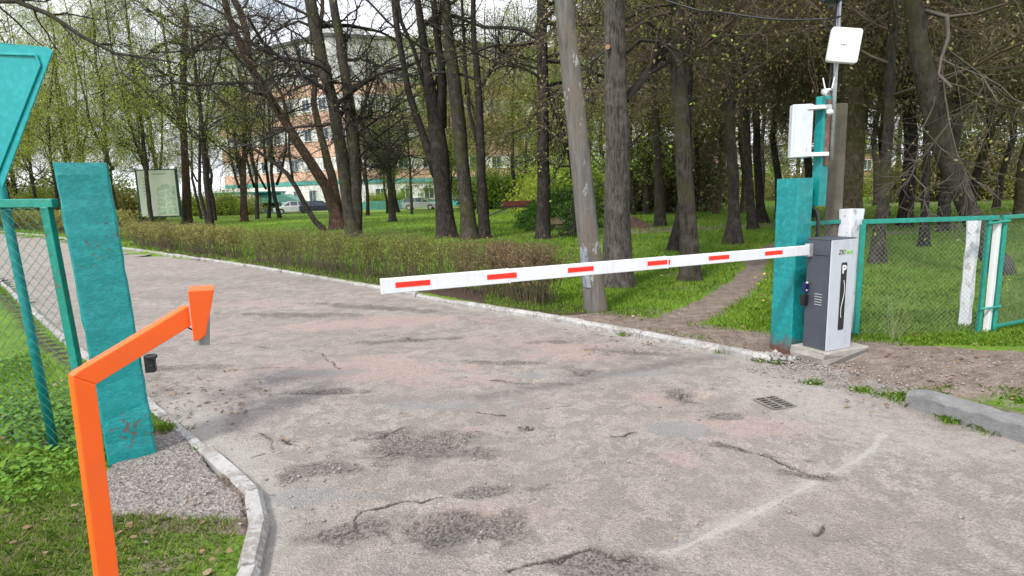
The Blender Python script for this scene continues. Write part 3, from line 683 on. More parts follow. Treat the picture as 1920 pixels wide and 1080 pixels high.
for s_, h in ((1.62, .094), (3.0, .099)): MB().box(ap(s_-.006), (.012, .05, h+.004), U).build('joint_collar', M['white_pl'], am, .002)
# photocell on its side
ph = thing('photocell', cu(-.03, CD-.02, .5), 'small black photocell with silver clip on the side of the barrier cabinet', 'sensor')
MB().box(cu(-.03, CD-.02, .44), (.055, .04, .10), U, taper=1.2).build('housing', M['black'], ph, .005)
mb = MB(); mb.box(cu(-.025, CD-.02, .56), (.035, .04, .10), U); mb.build('bracket', M['navy'], ph, .003)
for z_, r_ in ((.605, .013), (.535, .009)): MB().sphere(cu(-.032, CD-.045, z_), r_).build('bolt', M['steel'], ph, smooth=True)
# plinth
pc = cu(CW/2, CD/2, 0); mb = MB(); rings = []
for z, e in ((-.08, -.012), (.0, -.02), (.06, -.012), (.108, -.012), (.12, -.018)):
    w1, w2 = .30+e, .20+e; ring = []
    for i, j in ((-1, -1), (0, -1), (1, -1), (1, 0), (1, 1), (0, 1), (-1, 1), (-1, 0)):
        ring.append(Vector((pc.x, pc.y, z))+U*(i*w1+.06+rgx.gauss(0, .006))+Vv*(j*w2+.01+rgx.gauss(0, .006)))
    rings.append(ring)
o = lofted(rings).build('concrete_plinth', M['concrete'], None, .012); tag(o, 'pale concrete plinth under the barrier cabinet at the edge of the road', 'plinth')

# --- tall turquoise post and the steel channel, poles and equipment behind the barrier
pc2 = gnd(1484, 668, 0)+Vv*.02
tp_ = thing('gate_post', (pc2.x, pc2.y+.1, 0), 'tall square turquoise gate post with a rusty foot behind the barrier cabinet', 'post')
square_post((pc2.x, pc2.y), U2, V2, .20, .25, -.02, 1.675, lean=(.0, .0), nseg=20, seed=8, amt=.0015).build('post_shaft', M['tq_rust'], tp_)
ch0, ch1 = at(1538, 386, 5.62), at(1541, 181, 5.62)
cp = thing('channel_post', ch0, 'turquoise steel channel with a rust red face fixed high above the tall gate post', 'post')
cx = (ch0+ch1)/2; ln = (ch1-ch0).length; axc = (ch1-ch0).normalized()
mb = MB(); mb.box(cx, (.10, .085, ln), U, None); mb.build('channel', M['tq'], cp, .004)
mb = MB(); rf = at(1546, 255, 5.55); mb.box(Vector((cx.x+.015, cx.y, ch1.z-.33)), (.05, .092, .60), U); mb.build('rust_plate', M['rust_face'], cp, .003)
mb = MB(); mb.box(Vector((cx.x+.052, cx.y-.01, cx.z)), (.01, .012, ln*.96), U); mb.build('edge_strip', M['white_pl'], cp)
pb = at(1562, 560, 5.98); zt = 7.5
cpo = MB(); cpo.box(Vector((pb.x-.015, pb.y+.06, 1.2)), (.13, .13, 2.40), U, None, taper=.8); o = cpo.build('concrete_pole', M['pole_tan'], None, .01)
tag(o, 'tan concrete post standing straight behind the turquoise channel and the barrier cabinet', 'pole')
# enclosure
e0 = at(1479, 296, 5.55); e1 = at(1522, 194, 5.55)
ec = (e0+e1)/2; eb = thing('junction_box', ec, 'tall pale grey junction box strapped to the turquoise channel', 'box')
eh = e1.z-e0.z; eu = Vector((.97, -.17, 0)).normalized()
MB().box(ec+Vector((.028, .07, 0)), (.165, .10, eh), eu).build('box_body', M['grey_box'], eb, .008)
MB().box(ec+Vector((.034, .012, 0)), (.155, .012, eh-.012), eu).build('box_door', M['grey_box'], eb, .003)
for zz_, nm in ((eh/2-.03, 'strap'), (-eh/2+.03, 'strap')):
    MB().box(ec+Vector((.165, .02, zz_-.005)), (.20, .10, .035), eu).build(nm, M['white_pl'], eb, .004)
MB().box(ec+Vector((.07, .005, -eh/2+.055)), (.012, .012, .06), eu).build('latch', M['steel'], eb, .002)
# dark channel cable
def cable(name, pts, r, mat, label, cat, parent=None):
    P = [Vector(p) for p in pts]; Q = []
    for i in range(len(P)-1):
        p0 = P[max(i-1, 0)]; p1 = P[i]; p2 = P[i+1]; p3 = P[min(i+2, len(P)-1)]
        for k in range(8):
            t = k/8; Q.append(.5*((2*p1)+(-p0+p2)*t+(2*p0-5*p1+4*p2-p3)*t*t+(-p0+3*p1-3*p2+p3)*t**3))
    Q.append(P[-1]); mb = MB(); mb.tube(Q, r, 8); o = mb.build(name, mat, parent, smooth=True)
    if parent is None: tag(o, label, cat)
    return o
cable('conduit', [at(1520, 388, 5.60), at(1530, 395, 5.58), at(1534, 412, 5.56), at(1532, 450, 5.55), at(1528, 470, 5.55)], .016, M['black'], 'black corrugated conduit running from the turquoise channel down behind the cabinet', 'conduit')
# mast with antenna, camera, solar lamp
m0 = at(1558, 300, 5.60); m1 = at(1577, -60, 5.60)
ms = thing('mast_pipe', m0, 'thin galvanised mast pipe carrying the square antenna above the turquoise channel', 'mast')
MB().tube([m0, m1], [.019, .019], 12).build('pipe', M['steel'], ms, smooth=True)
MB().tube([at(1554, 172, 5.58), at(1570, 0, 5.58)], [.008, .008], 8).build('cable', M['black'], ms)
an = thing('antenna', at(1585, 84, 5.5), 'square white flat panel antenna with rounded corners near the top of the mast', 'antenna')
ac = [at(1562, 49, 5.50), at(1620, 53, 5.46), at(1607, 119, 5.44), at(1550, 114, 5.48)]
aus = (ac[1]-ac[0]).normalized(); adn = (ac[3]-ac[0]).normalized(); anr = aus.cross(adn).normalized()
if anr.y < 0: anr = -anr
aw, ahh = (ac[1]-ac[0]).length, (ac[3]-ac[0]).length; pts = []
for ci, (sx, sy) in enumerate(((1, 0), (1, 1), (0, 1), (0, 0))):
    for k in range(5):
        th = radians(-90+90*ci+k*22.5); r = .025
        pts.append(ac[0]+aus*(r+(aw-2*r)*sx+r*cos(th))+adn*(r+(ahh-2*r)*sy+r*sin(th)))
MB().prism(pts, anr*.05).build('panel', M['white_pl'], an, .008)
mb = MB(); cc = (ac[0]+ac[2])/2-anr*.002
for k, (dx, ww) in enumerate(((-.03, .012), (-.016, .008), (-.004, .012), (.012, .006))): mb.box(cc+aus*dx, (ww, .002, .010), aus)
mb.tube([cc+aus*(.02+.004*i)+adn*(.003*sin(i*1.4)) for i in range(7)], [.0012]*7, 5); mb.build('faint_mark', M['grey_plastic'], an)
MB().box(cc+anr*.08, (.06, .07, .08), aus).build('bracket', M['black'], an, .004)
cmr = thing('security_camera', at(1555, 174, 5.45), 'small white security camera with two raised stick antennas on top of the turquoise channel', 'camera')
cb = at(1553, 173, 5.44); mb = MB(); mb.sphere(cb, .034, 16, 10, (1, 1, 1)); mb.tube([cb, cb+Vector((.01, .09, .02))], [.032, .028], 16); mb.build('camera_body', M['white_pl'], cmr, smooth=True)
lc = cb+Vector((.0, -.018, -.003)); MB().tube([lc, lc+Vector((.004, -.02, -.003))], [.024, .023], 16).build('lens_ring', M['grey_plastic'], cmr)
MB().tube([lc+Vector((.004, -.021, -.003)), lc+Vector((.004, -.024, -.003))], [.015, .013], 14).build('lens', M['lens'], cmr)
for a, b in (((1547, 166), (1543, 146)), ((1560, 166), (1565, 144))): MB().tube([at(*a, 5.46), at(*b, 5.47)], [.006, .005], 8).build('antenna_rod', M['white_pl'], cmr)
sb = at(1556, 210, 5.5); mb = MB(); mb.sphere(sb, .03, 12, 8, (1, 1, .9)); mb.box(sb+Vector((0, .02, .035)), (.03, .04, .04), U)
o = mb.build('round_fitting', M['white_pl'], None, smooth=False); tag(o, 'small round white fitting below the camera on the turquoise channel', 'fitting')
sp = thing('solar_lamp', at(1566, 2, 5.5), 'small navy solar lamp cut by the top edge at the head of the mast', 'lamp')
MB().box(at(1568, -3, 5.5), (.17, .16, .025), (1, .2, 0)).build('solar_panel', M['navy'], sp, .003)
MB().box(at(1559, 11, 5.5), (.035, .03, .035), U).build('bracket', M['black'], sp, .003)
# overhead cable and leads
cable('overhead_cable', [at(880, -130, 7.4), at(1255, 3, 6.6), at(1350, 22, 6.25), at(1450, 36, 5.9), at(1540, 36, 5.6), at(1576, 31, 5.55)], .009, M['black'], 'black overhead cable sagging in front of the trees to the mast', 'cable')
cable('cable', [at(1549, 36, 5.55), at(1545, 46, 5.54), at(1553, 56, 5.54), at(1563, 52, 5.54), at(1566, 34, 5.54)], .006, M['black'], 'loop of black cable hanging from the mast above the square antenna', 'cable')

# --- fence on the right
def wpost(name, px0, top, Y, a, b, label, z0=-.02, mat=M['whitewash'], lean=None, seed=1):
    return tag(square_post((px0.x, px0.y), U2, V2, a, b, z0, top, lean=lean or (0, 0), nseg=9, seed=seed, amt=(.003 if a > .08 else .0008), ch=(.02 if a > .08 else .005)).build(name, mat), label, 'post')
b0 = gnd(1593, 640); wpost('fence_post', Vector((3.39, 5.86, 0)), 1.36, 5.9, .20, .15, 'thick whitewashed concrete fence post standing just behind the barrier cabinet', seed=4, lean=(.0, .0))
rf_ = thing('mesh_fence', (4.15, 5.95, 0), 'green angle iron chain link panel between the two whitewashed concrete posts', 'fence')
p_a, p_b = gnd(1603, 642, .0), gnd(1835, 633, .0); p_b = Vector((4.86, 5.93, 0)); fu2 = (p_b-p_a); fw = fu2.length; fu2.normalize()
MB().bar(p_a+Z*1.235+fu2*-.0, p_b+Z*1.235+fu2*.06, .04, .045).build('top_rail', M['green_rail'], rf_, .003)
MB().bar(p_a+Z*.0, p_a+Z*1.21, .045, .04, up=(0, 1, 0)).build('upright', M['green_rail'], rf_, .003)
MB().bar(p_b+Z*.0-fu2*.03, p_b+Z*1.21-fu2*.03, .035, .04, up=(0, 1, 0)).build('upright', M['green_rail'], rf_, .003)
chainlink(p_a+fu2*.03+Vector((0, -.01, .03)), fu2, fw-.06, 1.18, .036, .0010, M['wire'], rf_, sag=.03, seed=2)
wpost('fence_post', Vector((4.87, 6.14, 0)), 1.20, 6, .10, .10, 'whitewashed concrete post seen through the right end of the wire mesh', seed=6, lean=(-.0, .0))
wpost('fence_post', Vector((4.93, 5.93, 0)), 1.19, 6, .055, .05, 'narrow white painted steel post clamped between two green uprights', z0=.0, mat=M['white_pl'], seed=7)
r2 = thing('mesh_fence', (5.6, 6.2, 0), 'green chain link panel cut by the right edge of the photo', 'fence')
p_c = Vector((5.02, 5.97, 0)); p_d = Vector((7.4, 6.95, 0)); fu3 = (p_d-p_c); fw3 = fu3.length; fu3.normalize()
MB().bar(p_c+Z*.03, p_c+Z*1.25, .04, .04, up=(0, 1, 0)).build('upright', M['green_rail'], r2, .003)
MB().bar(p_c+Z*1.235, p_d+Z*1.25, .04, .04).build('top_rail', M['green_rail'], r2, .003)
MB().bar(p_c+Z*.10, p_d+Z*.12, .03, .03).build('bottom_rail', M['green_rail'], r2, .003)
MB().bar(p_d+Z*.0, p_d+Z*1.25, .04, .04, up=(0, 1, 0)).build('upright', M['green_rail'], r2, .003)
chainlink(p_c+fu3*.03+Vector((0, 0, .1)), fu3, fw3-.06, 1.12, .036, .0010, M['wire'], r2, seed=3)
for z_ in (.30, 1.18):
    MB().tube([Vector((4.80, 5.90, z_)), Vector((5.05, 5.94, z_+.02))], [.012, .012], 8).build('clamp', M['green_rail'], r2)
r3 = thing('mesh_fence', (3.15, 6.0, 0), 'narrow piece of green chain link fence between the tall turquoise post and the whitewashed post', 'fence')
p_e, p_f = Vector((2.95, 5.95, 0)), Vector((3.42, 5.98, 0)); MB().bar(p_e+Z*1.22, p_f+Z*1.24, .03, .04).build('top_rail', M['green_rail'], r3, .003)
MB().bar(p_f+Z*.1+Vector((-.04, 0, 0)), p_f+Z*1.24+Vector((-.04, 0, 0)), .03, .03, up=(0, 1, 0)).build('upright', M['green_rail'], r3)
chainlink(p_e+Vector((0, 0, .1)), (p_f-p_e).normalized(), .44, 1.1, .036, .0013, M['wire'], r3, seed=5)

# --- granite kerb block on the right
kb = [gnd(1697, 760), gnd(1800, 793), gnd(1920, 830), gnd(2080, 885)]
nseg = 16; rings = []
for k in range(nseg+1):
    t = k/nseg*3; i = min(int(t), 2); p = kb[i].lerp(kb[i+1], t-i); d = (kb[i+1]-kb[i]).normalized(); nr = Vector((-d.y, d.x, 0))
    e = lambda s=.004: rgx.gauss(0, s); h = .125 if k else .10; s0 = p
    rings.append([s0+Vector((0, 0, -.08)), s0+Z*(h-.03+e())+nr*e(), s0+nr*.02+Z*(h+e()), s0+nr*.12+Z*(h+.005+e()), s0+nr*.14+Z*(h-.02), s0+nr*.14+Vector((0, 0, -.08))])
tag(lofted(rings).build('kerb_stone', M['kerb_dark'], None, .006), 'dark grey granite kerb stone half sunk in soil at the right edge of the road', 'kerb stone')

# --- drain grate
gq = [gnd(1413, 749, .006), gnd(1452, 743, .006), gnd(1492, 761, .006), gnd(1452, 768, .006)]
gd = thing('drain_grate', gq[0], 'dark cast iron drain grate set in the asphalt in front of the barrier cabinet', 'drain')
ga, gb = (gq[3]-gq[0]), (gq[1]-gq[0])
MB().prism(gq, Vector((0, 0, -.004))).build('pit_shade_sheet', M['lens'], gd)  # flat black sheet: the shade between the bars put in as colour
mb = MB()
for k in range(7): a = gq[0]+ga*(k/6); mb.bar(a+Z*.002, a+gb+Z*.002, .007, .008)
for k in range(3): a = gq[0]+gb*(k/2); mb.bar(a+Z*.003, a+ga+Z*.003, .014, .008)
mb.build('grate_bars', plain('dusty_iron', (.2, .18, .165), .8, .3, 20, .4), gd)

# --- leaning utility pole
ub = gnd(1118, 590); up_ = thing('utility_pole', ub, 'weathered grey utility pole leaning left at the end of the brown hedge', 'pole')
ut = at(1057, 0, ub.y-.1); rings = []; rg = random.Random(2)
for k in range(40):
    t = -.03+k/39*2.1; p = ub.lerp(ut, t); r = .138-.034*min(t, 1)-.015*max(t-1, 0)
    if t < .09: r *= 1+.14*(1-max(t, 0)/.09)
    ring = []
    for j in range(16):
        th = 2*pi*j/16+.35; sq = 1/max(abs(cos(th-.2)), abs(sin(th-.2)))**.55
        ring.append(p+Vector((cos(th), sin(th), 0))*r*sq*(1+rg.gauss(0, .012)))
    rings.append(ring)
upo = lofted(rings).build('pole_shaft', M['pole'], up_, smooth=True)
# bluish painted band low on the left face
rings = []
for k in range(10):
    t = .10+k/9*.135; p = ub.lerp(ut, t); r = (.138-.034*t)+.006; ring = []
    for j in range(7):
        th = pi+.25+1.0*j/6; sq = 1/max(abs(cos(th-.2)), abs(sin(th-.2)))**.55; ring.append(p+Vector((cos(th), sin(th), 0))*r*sq)
    rings.append(ring)
vs = [q for r in rings for q in r]; MB().add(vs, [(a*7+b, a*7+b+1, a*7+b+8, a*7+b+7) for a in range(9) for b in range(6)]).build('painted_band', M['pole_blue'], up_, smooth=True)

# ------------------------------------------------------------------ vegetation
def norm(a): return a/(np.linalg.norm(a, axis=1, keepdims=True)+1e-9)
class Wood:
    """vectorised branching; keeps segments and sample points"""
    def __init__(s, seed): s.rg = np.random.default_rng(seed); s.S = []
    def grow(s, pts, dirs, rad, N, ang, Lr, K, wob, grav, rk, rmin, rmax=.2, lift=0., flat=False, pick=None):
        rg = s.rg; i = rg.integers(len(pts), size=N) if pick is None else pick
        N = len(i); p = pts[i]+0.; d = dirs[i]; q = rg.normal(size=(N, 3))
        if flat: q[:, 2] *= .15
        q = norm(q-d*(q*d).sum(1, keepdims=True)); a = np.radians(rg.uniform(ang[0], ang[1], N))[:, None]
        d = norm(d*np.cos(a)+q*np.sin(a)+np.array([0, 0, lift])); Ln = rg.uniform(Lr[0], Lr[1], N)
        r = np.clip(rad[i]*rk*rg.uniform(.7, 1.2, N), rmin, rmax); P, Dd, R = [], [], []
        for k in range(K):
            d = norm(d+rg.normal(size=(N, 3))*wob+np.array([0, 0, grav])); p2 = p+d*(Ln/K)[:, None]; r2 = np.maximum(r*(1-.8/K), rmin*.6)
            s.S.append((p, p2, r, r2)); P.append(p2); Dd.append(d); R.append(r2); p, r = p2, r2
        return np.concatenate(P), np.concatenate(Dd), np.concatenate(R)
    def mesh(s, name, mat, parent, n=3):
        P0, P1, R0, R1 = [np.concatenate([q[k] for q in s.S]) for k in range(4)]
        V, F = prisms(P0, P1, R0, R1, n); return indexed(name, V, F, mat, parent, smooth=False)
def leaves(rg, pts, N, spread, size, mat, parent, name='foliage', asp=.5, hang=0.):
    i = rg.integers(len(pts), size=N); c = pts[i]+rg.normal(size=(N, 3))*spread; a = rg.normal(size=(N, 3)); a[:, 2] -= hang*2; a = norm(a)
    b = norm(np.cross(a, rg.normal(size=(N, 3)))); l = (size*rg.uniform(.6, 1.4, N))[:, None]; b = b*l*asp*.5; a = a*l
    return soup(name, np.stack([c, c+a*.45+b, c+a, c+a*.45-b], 1).reshape(-1, 3), 4, mat, parent)

def resample(pts, rs, step):
    P = [pts[0]]; R = [rs[0]]
    for a, b, ra, rb in zip(pts[:-1], pts[1:], rs[:-1], rs[1:]):
        n = max(1, int((b-a).length/step))
        for k in range(1, n+1): P.append(a.lerp(b, k/n)); R.append(ra+(rb-ra)*k/n)
    return P, R
STY = {   # limbs, branches, twigs, leaves
 'bare':   dict(limb=(16, (35, 75), (2.5, 5), 8, .13, .02, .45), br=(150, (25, 70), (1, 2.4), 5, .22, .0), tw=(1500, (20, 70), (.35, .9), 3, .25, .0), lf=(1500, .10, .06, 0)),
 'arch':   dict(limb=(24, (45, 95), (2.5, 5), 9, .15, -.01, .5), br=(260, (25, 75), (1, 2.6), 6, .25, -.02), tw=(3000, (20, 75), (.4, 1.0), 4, .3, -.03), lf=(2600, .12, .05, 0)),
 'leafy':  dict(limb=(22, (30, 65), (2.5, 5), 7, .13, .03, .45), br=(240, (25, 60), (1, 2.5), 5, .22, .01), tw=(2200, (20, 60), (.4, 1.0), 3, .25, .0), lf=(27000, .22, .07, .2)),
 'birch':  dict(limb=(26, (30, 60), (2, 4.5), 7, .1, -.02, .4), br=(260, (30, 80), (1, 2.5), 6, .15, -.22), tw=(1800, (10, 50), (.8, 1.8), 4, .1, -.6), lf=(30000, .11, .062, .6)),
 'olive':  dict(limb=(34, (45, 85), (2.5, 5.5), 8, .16, .0, .4), br=(420, (25, 75), (1, 2.6), 5, .25, -.02), tw=(4500, (20, 75), (.4, 1.2), 3, .3, -.05), lf=(24000, .18, .07, 0)),
 'spruce': dict(limb=(90, (75, 105), (2, 4.2), 7, .05, -.03, .16), br=(700, (40, 75), (.7, 1.8), 4, .1, -.08), tw=(6000, (30, 80), (.3, .8), 2, .15, -.25), lf=(22000, .10, .12, .5)),
}
def make_tree(name, base, stems, style, bmat, lmat, label, group=None, H=15, lo=2.5, seed=1, tmat=None, leafk=1., dens=1., lsize=1., root_flare=1.35, nside=14, twk=1., limbs=(), lenk=1.):
    """stems: list of (points, radii) in world space, first is the main trunk from the ground"""
    t = thing(name, base, label, 'tree', group); S = STY[style]; rg = random.Random(seed); W_ = Wood(seed)
    mb = MB(); SP, SD, SR = [], [], []
    for si, (pts, rs) in enumerate(stems):
        pts = [Vector(p) for p in pts]; rs = list(rs)
        d = (pts[-1]-pts[-2]).normalized(); p = pts[-1].copy(); r = rs[-1]; n_ext = max(0, int((H-p.z)/1.2)); r0 = r
        for k in range(n_ext):
            d = (d+Vector((rg.gauss(0, .05), rg.gauss(0, .05), .10))).normalized(); p = p+d*1.2; r = max(.02, r0*(1-(k+1)/(n_ext+.5)*.9)); pts.append(p.copy()); rs.append(r)
        P, R = resample(pts, rs, .5 if len(stems) < 3 else .7)
        if si == 0 and root_flare > 1:
            for k in range(len(P)):
                h = P[k].z-pts[0].z
                if h < 1.2: R[k] *= 1+(root_flare-1)*max(0, 1-h/.9)**2
        for k in range(1, len(P)): P[k] = P[k]+Vector((rg.gauss(0, .012), rg.gauss(0, .012), 0))
        P0 = [P[0]-Z*.25, P[0]+Z*.02, P[0]+Z*.18]+P[1:] if si == 0 else P
        R0_ = [R[0]*1.15, R[0]*1.05, R[0]*.86]+R[1:] if si == 0 else R
        mb.tube(P0, R0_, nside, seed=seed*7+si, lump=.05)
        for k in range(1, len(P)):
            if P[k].z > lo or (si > 0 and P[k].z > lo): SP.append(P[k]); SD.append((P[k]-P[k-1]).normalized()); SR.append(R[k])
    mb.build('trunk', bmat, t, smooth=True)
    pt = np.array([tuple(p) for p in SP]); dr = np.array([tuple(p) for p in SD]); ra = np.array(SR)
    n, ang, Lr, K, wob, grav, rk = S['limb']
    a = W_.grow(pt, dr, ra, int(n*dens), ang, (Lr[0]*lenk, Lr[1]*lenk), K, wob, grav, rk, .018, .12)
    if limbs:
        lp, ld, lr = [], [], []
        for lpts, rs in limbs:
            P, R = resample([Vector(p) for p in lpts], rs, .35)
            for k in range(len(P)-1): W_.S.append((np.array([tuple(P[k])]), np.array([tuple(P[k+1])]), np.array([R[k]]), np.array([R[k+1]]))); lp.append(tuple(P[k+1])); ld.append(tuple((P[k+1]-P[k]).normalized())); lr.append(R[k+1])
        k = max(1, int(len(a[0])/len(lp)*.35)); a = (np.concatenate([a[0]]+[np.array(lp)]*k), np.concatenate([a[1]]+[np.array(ld)]*k), np.concatenate([a[2]]+[np.array(lr)]*k))
    n, ang, Lr, K, wob, grav = S['br']
    b = W_.grow(*a, int(n*dens), ang, (Lr[0]*lenk, Lr[1]*lenk), K, wob, grav, .5, .009, .05)
    n, ang, Lr, K, wob, grav = S['tw']
    c = W_.grow(*b, int(n*dens*twk), ang, Lr, K, wob, grav, .6, .0055, .015)
    W_.mesh('crown', tmat or M['twig'], t)
    n, sp, sz, hang = S['lf']
    if leafk: leaves(W_.rg, c[0], int(n*dens*leafk), sp, sz*lsize, lmat, t, hang=hang, asp=.3 if style == 'spruce' else .55)
    return t
def px_stem(Y, path, dY=0.):
    """(px,py,width px) list at depth Y -> points, radii; dY: how much the stem drifts in depth to its end"""
    P, R = [], []; n = len(path)
    for k, (x, y, w_) in enumerate(path):
        yy = Y+dY*k/(n-1); p = at(x, y, yy); P.append(p); R.append(w_/2/FPX*yy*1.01)
    return P, R
def hero(base, path, style, bmat, lmat, label, extra=(), limbs=(), H=15, **kw):
    b = gnd(*base); b.z = .03; Y = b.y; main = px_stem(Y, [(base[0], base[1], path[0][2]*1.06)]+list(path[1:] if path[0][1] >= base[1]-2 else path))
    main[0][0] = b
    st = [main]+[px_stem(Y, e[0], e[1]) for e in extra]; lb = [px_stem(Y, e[0], e[1]) for e in limbs]
    return make_tree('tree', b, st, style, bmat, lmat, label, H=H, limbs=lb, **kw)

# the trees nearest the road
t = hero((1158, 541), [(1158, 541, 55), (1157, 400, 46), (1157, 250, 43), (1156, 120, 39), (1154, 0, 34)], 'bare', M['bark_grey'], M['leaf_green'],
     'thick straight grey brown trunk with a sawn limb scar behind the white boom', H=17, lo=6, seed=11, root_flare=1.2, nside=22, dens=.7,
     limbs=[([(1172, 190, 20), (1215, 140, 17), (1262, 75, 15), (1330, 20, 11), (1400, -60, 8)], 1.5), ([(1168, 105, 7), (1200, 75, 6), (1240, 78, 5), (1300, 110, 4), (1345, 170, 3)], -.5), ([(1150, 85, 5), (1110, 115, 4), (1088, 135, 3)], .4), ([(1168, 40, 6), (1210, 15, 5), (1290, 5, 4)], .3), ([(1166, 290, 6), (1190, 265, 5), (1202, 250, 3)], -.4)])
sc_ = MB().tube([at(1141, 88, 9.52), at(1139, 88, 9.44)], [.036, .036], 12).build('sawn_scar', M['cut'], t); 
hero((1018, 452), [(1018, 452, 25), (1018, 300, 22), (1017, 150, 20), (1016, 0, 18)], 'arch', M['bark_dark'], M['leaf_green'], 'slim straight dark trunk left of the leaning utility pole', H=16, lo=4.5, seed=12,
     limbs=[([(1022, 150, 9), (1048, 220, 9), (1068, 290, 9), (1082, 370, 8), (1084, 430, 8)], .5), ([(1010, 130, 6), (975, 118, 5), (930, 98, 4), (905, 93, 3)], .3), ([(1012, 200, 4), (985, 240, 3), (960, 250, 3)], .2)])
hero((838, 449), [(838, 449, 30), (832, 380, 30), (825, 290, 34), (815, 215, 26), (800, 130, 17), (790, 50, 14), (784, 0, 12)], 'bare', M['bark_dark'], M['leaf_green'], 'dark multi stemmed tree whose trunk splits into five tall stems behind the hedge', H=15, lo=5, seed=13, root_flare=1.5, dens=1.1,
     extra=[([(818, 330, 16), (795, 260, 14), (765, 170, 12), (748, 80, 11), (738, 0, 10)], .6), ([(828, 240, 18), (830, 150, 15), (818, 60, 12), (812, 0, 11)], -.5), ([(822, 220, 10), (826, 120, 8), (822, 60, 7), (828, 0, 6)], .8), ([(800, 170, 8), (775, 90, 7), (752, 40, 6), (742, -20, 5)], -.6)])
hero((881, 451), [(881, 451, 28), (872, 350, 25), (862, 250, 25), (850, 150, 24), (842, 80, 20), (836, 0, 16)], 'bare', M['bark_mid'], M['leaf_green'], 'dark trunk leaning left, second of the three trunks standing close together behind the hedge', H=16, lo=5.5, seed=14, dens=.8)
hero((907, 450), [(907, 450, 22), (903, 350, 17), (900, 250, 15), (896, 150, 13), (890, 70, 10), (886, 0, 9)], 'arch', M['bark_dark'], M['leaf_green'], 'slender upright tree with thin side stem, rightmost of the three close trunks behind the hedge', H=14, lo=4.5, seed=15, dens=.8,
     extra=[([(898, 280, 7), (880, 210, 7), (872, 120, 6), (868, 40, 5)], .3)], limbs=[([(904, 160, 6), (940, 100, 5), (975, 60, 3)], .4)])
hero((664, 448), [(664, 448, 28), (652, 370, 25), (640, 290, 22), (625, 200, 20), (606, 120, 20), (590, 50, 22), (582, 0, 20)], 'arch', M['bark_mid'], M['leaf_olive'], 'dark twin trunked tree forking near the ground in front of the orange banded building', H=14, lo=4, seed=16, dens=1.0,
     extra=[([(668, 440, 22), (668, 340, 22), (662, 250, 21), (652, 170, 19), (638, 80, 16), (624, 0, 14)], .4)],
     limbs=[([(600, 142, 5), (560, 142, 5), (530, 143, 4), (500, 175, 3), (470, 240, 3)], -.4), ([(668, 240, 6), (700, 150, 5), (730, 125, 4), (765, 118, 3)], .5), ([(668, 250, 5), (720, 215, 4), (748, 195, 3)], -.5), ([(672, 318, 4), (700, 310, 3), (745, 300, 2)], -.3), ([(590, 52, 6), (560, 40, 5), (520, 55, 4), (480, 80, 3)], .3), ([(672, 295, 5), (710, 255, 4), (750, 225, 3)], .2)])
hero((634, 432), [(634, 432, 34), (630, 400, 26), (612, 350, 19), (580, 300, 17), (545, 245, 16), (508, 185, 15), (470, 125, 14), (440, 60, 12), (420, 0, 11)], 'arch', M['bark_red'], M['leaf_olive'], 'reddish brown leaning tree with two diverging stems behind the dark twin trunks', H=16, lo=4.5, seed=17, root_flare=1.15, dens=1.2, lenk=1.2,
     extra=[([(634, 400, 20), (622, 330, 16), (600, 250, 12), (588, 190, 11), (592, 120, 9), (600, 60, 8)], 1.2), ([(468, 122, 12), (462, 60, 11), (450, 20, 11), (428, -20, 10)], .6), ([(545, 245, 7), (530, 180, 6), (500, 130, 5), (440, 100, 4)], -.5)])
hero((606, 437), [(606, 437, 9), (590, 415, 9), (572, 385, 9), (556, 352, 9), (538, 325, 8), (505, 298, 7), (470, 275, 5), (430, 262, 4)], 'arch', M['bark_dark'], M['leaf_olive'], 'thin black tree bent low to the left before the pale ground floor wall', H=5, lo=2.0, seed=18, root_flare=1.5, dens=.3, lenk=.7,
     extra=[([(549, 340, 5), (543, 300, 4), (540, 250, 3)], .2)])
hero((352, 422), [(352, 422, 17), (349, 350, 14), (346, 280, 12), (342, 200, 11), (345, 100, 11), (348, 40, 10)], 'arch', M['bark_red'], M['leaf_lime'], 'upright brown tree standing at the right edge of the green framed map board', H=16, lo=5, seed=19, lenk=1.3,
     extra=[([(348, 260, 8), (330, 200, 7), (318, 130, 6)], .4)])
hero((397, 432), [(397, 432, 11), (391, 380, 10), (385, 320, 9), (380, 250, 8), (372, 180, 7), (362, 100, 6)], 'leafy', M['bark_dark'], M['leaf_lime'], 'slim dark tree with a crossing side stem and lime leaves right of the map board', H=11, lo=4.0, seed=20, leafk=.35,
     extra=[([(394, 432, 8), (382, 395, 7), (375, 360, 6), (374, 300, 5)], .3)])
hero((459, 417), [(459, 417, 12), (458, 380, 10), (457, 330, 9), (458, 270, 7), (462, 200, 5)], 'leafy', M['bark_red'], M['leaf_lime'], 'small tree with a reddish stem and spreading yellow green crown on the lawn', H=9, lo=3.2, seed=21, leafk=.45, lsize=1.3)
hero((737, 417), [(737, 417, 12), (733, 370, 11), (730, 320, 9), (728, 260, 7)], 'arch', M['bark_mid'], M['leaf_green'], 'small spreading dark tree alone on the lawn between the twin and five stemmed trees', H=8.5, lo=3, seed=22, lenk=.8)
hero((746, 399), [(746, 399, 7), (740, 370, 6), (738, 340, 5)], 'leafy', M['bark_dark'], M['leaf_green'], 'small fresh green tree left of the parked silver estate car', H=7.5, lo=3, seed=23, leafk=.7, lsize=1.4)
hero((1238, 427), [(1238, 427, 19), (1236, 350, 16), (1230, 250, 14), (1226, 150, 12), (1220, 50, 10)], 'olive', M['bark_mid'], M['leaf_green'], 'straight slim trunk among fresh leaves just right of the thick grey trunk', H=17, lo=6, seed=24, dens=.8)
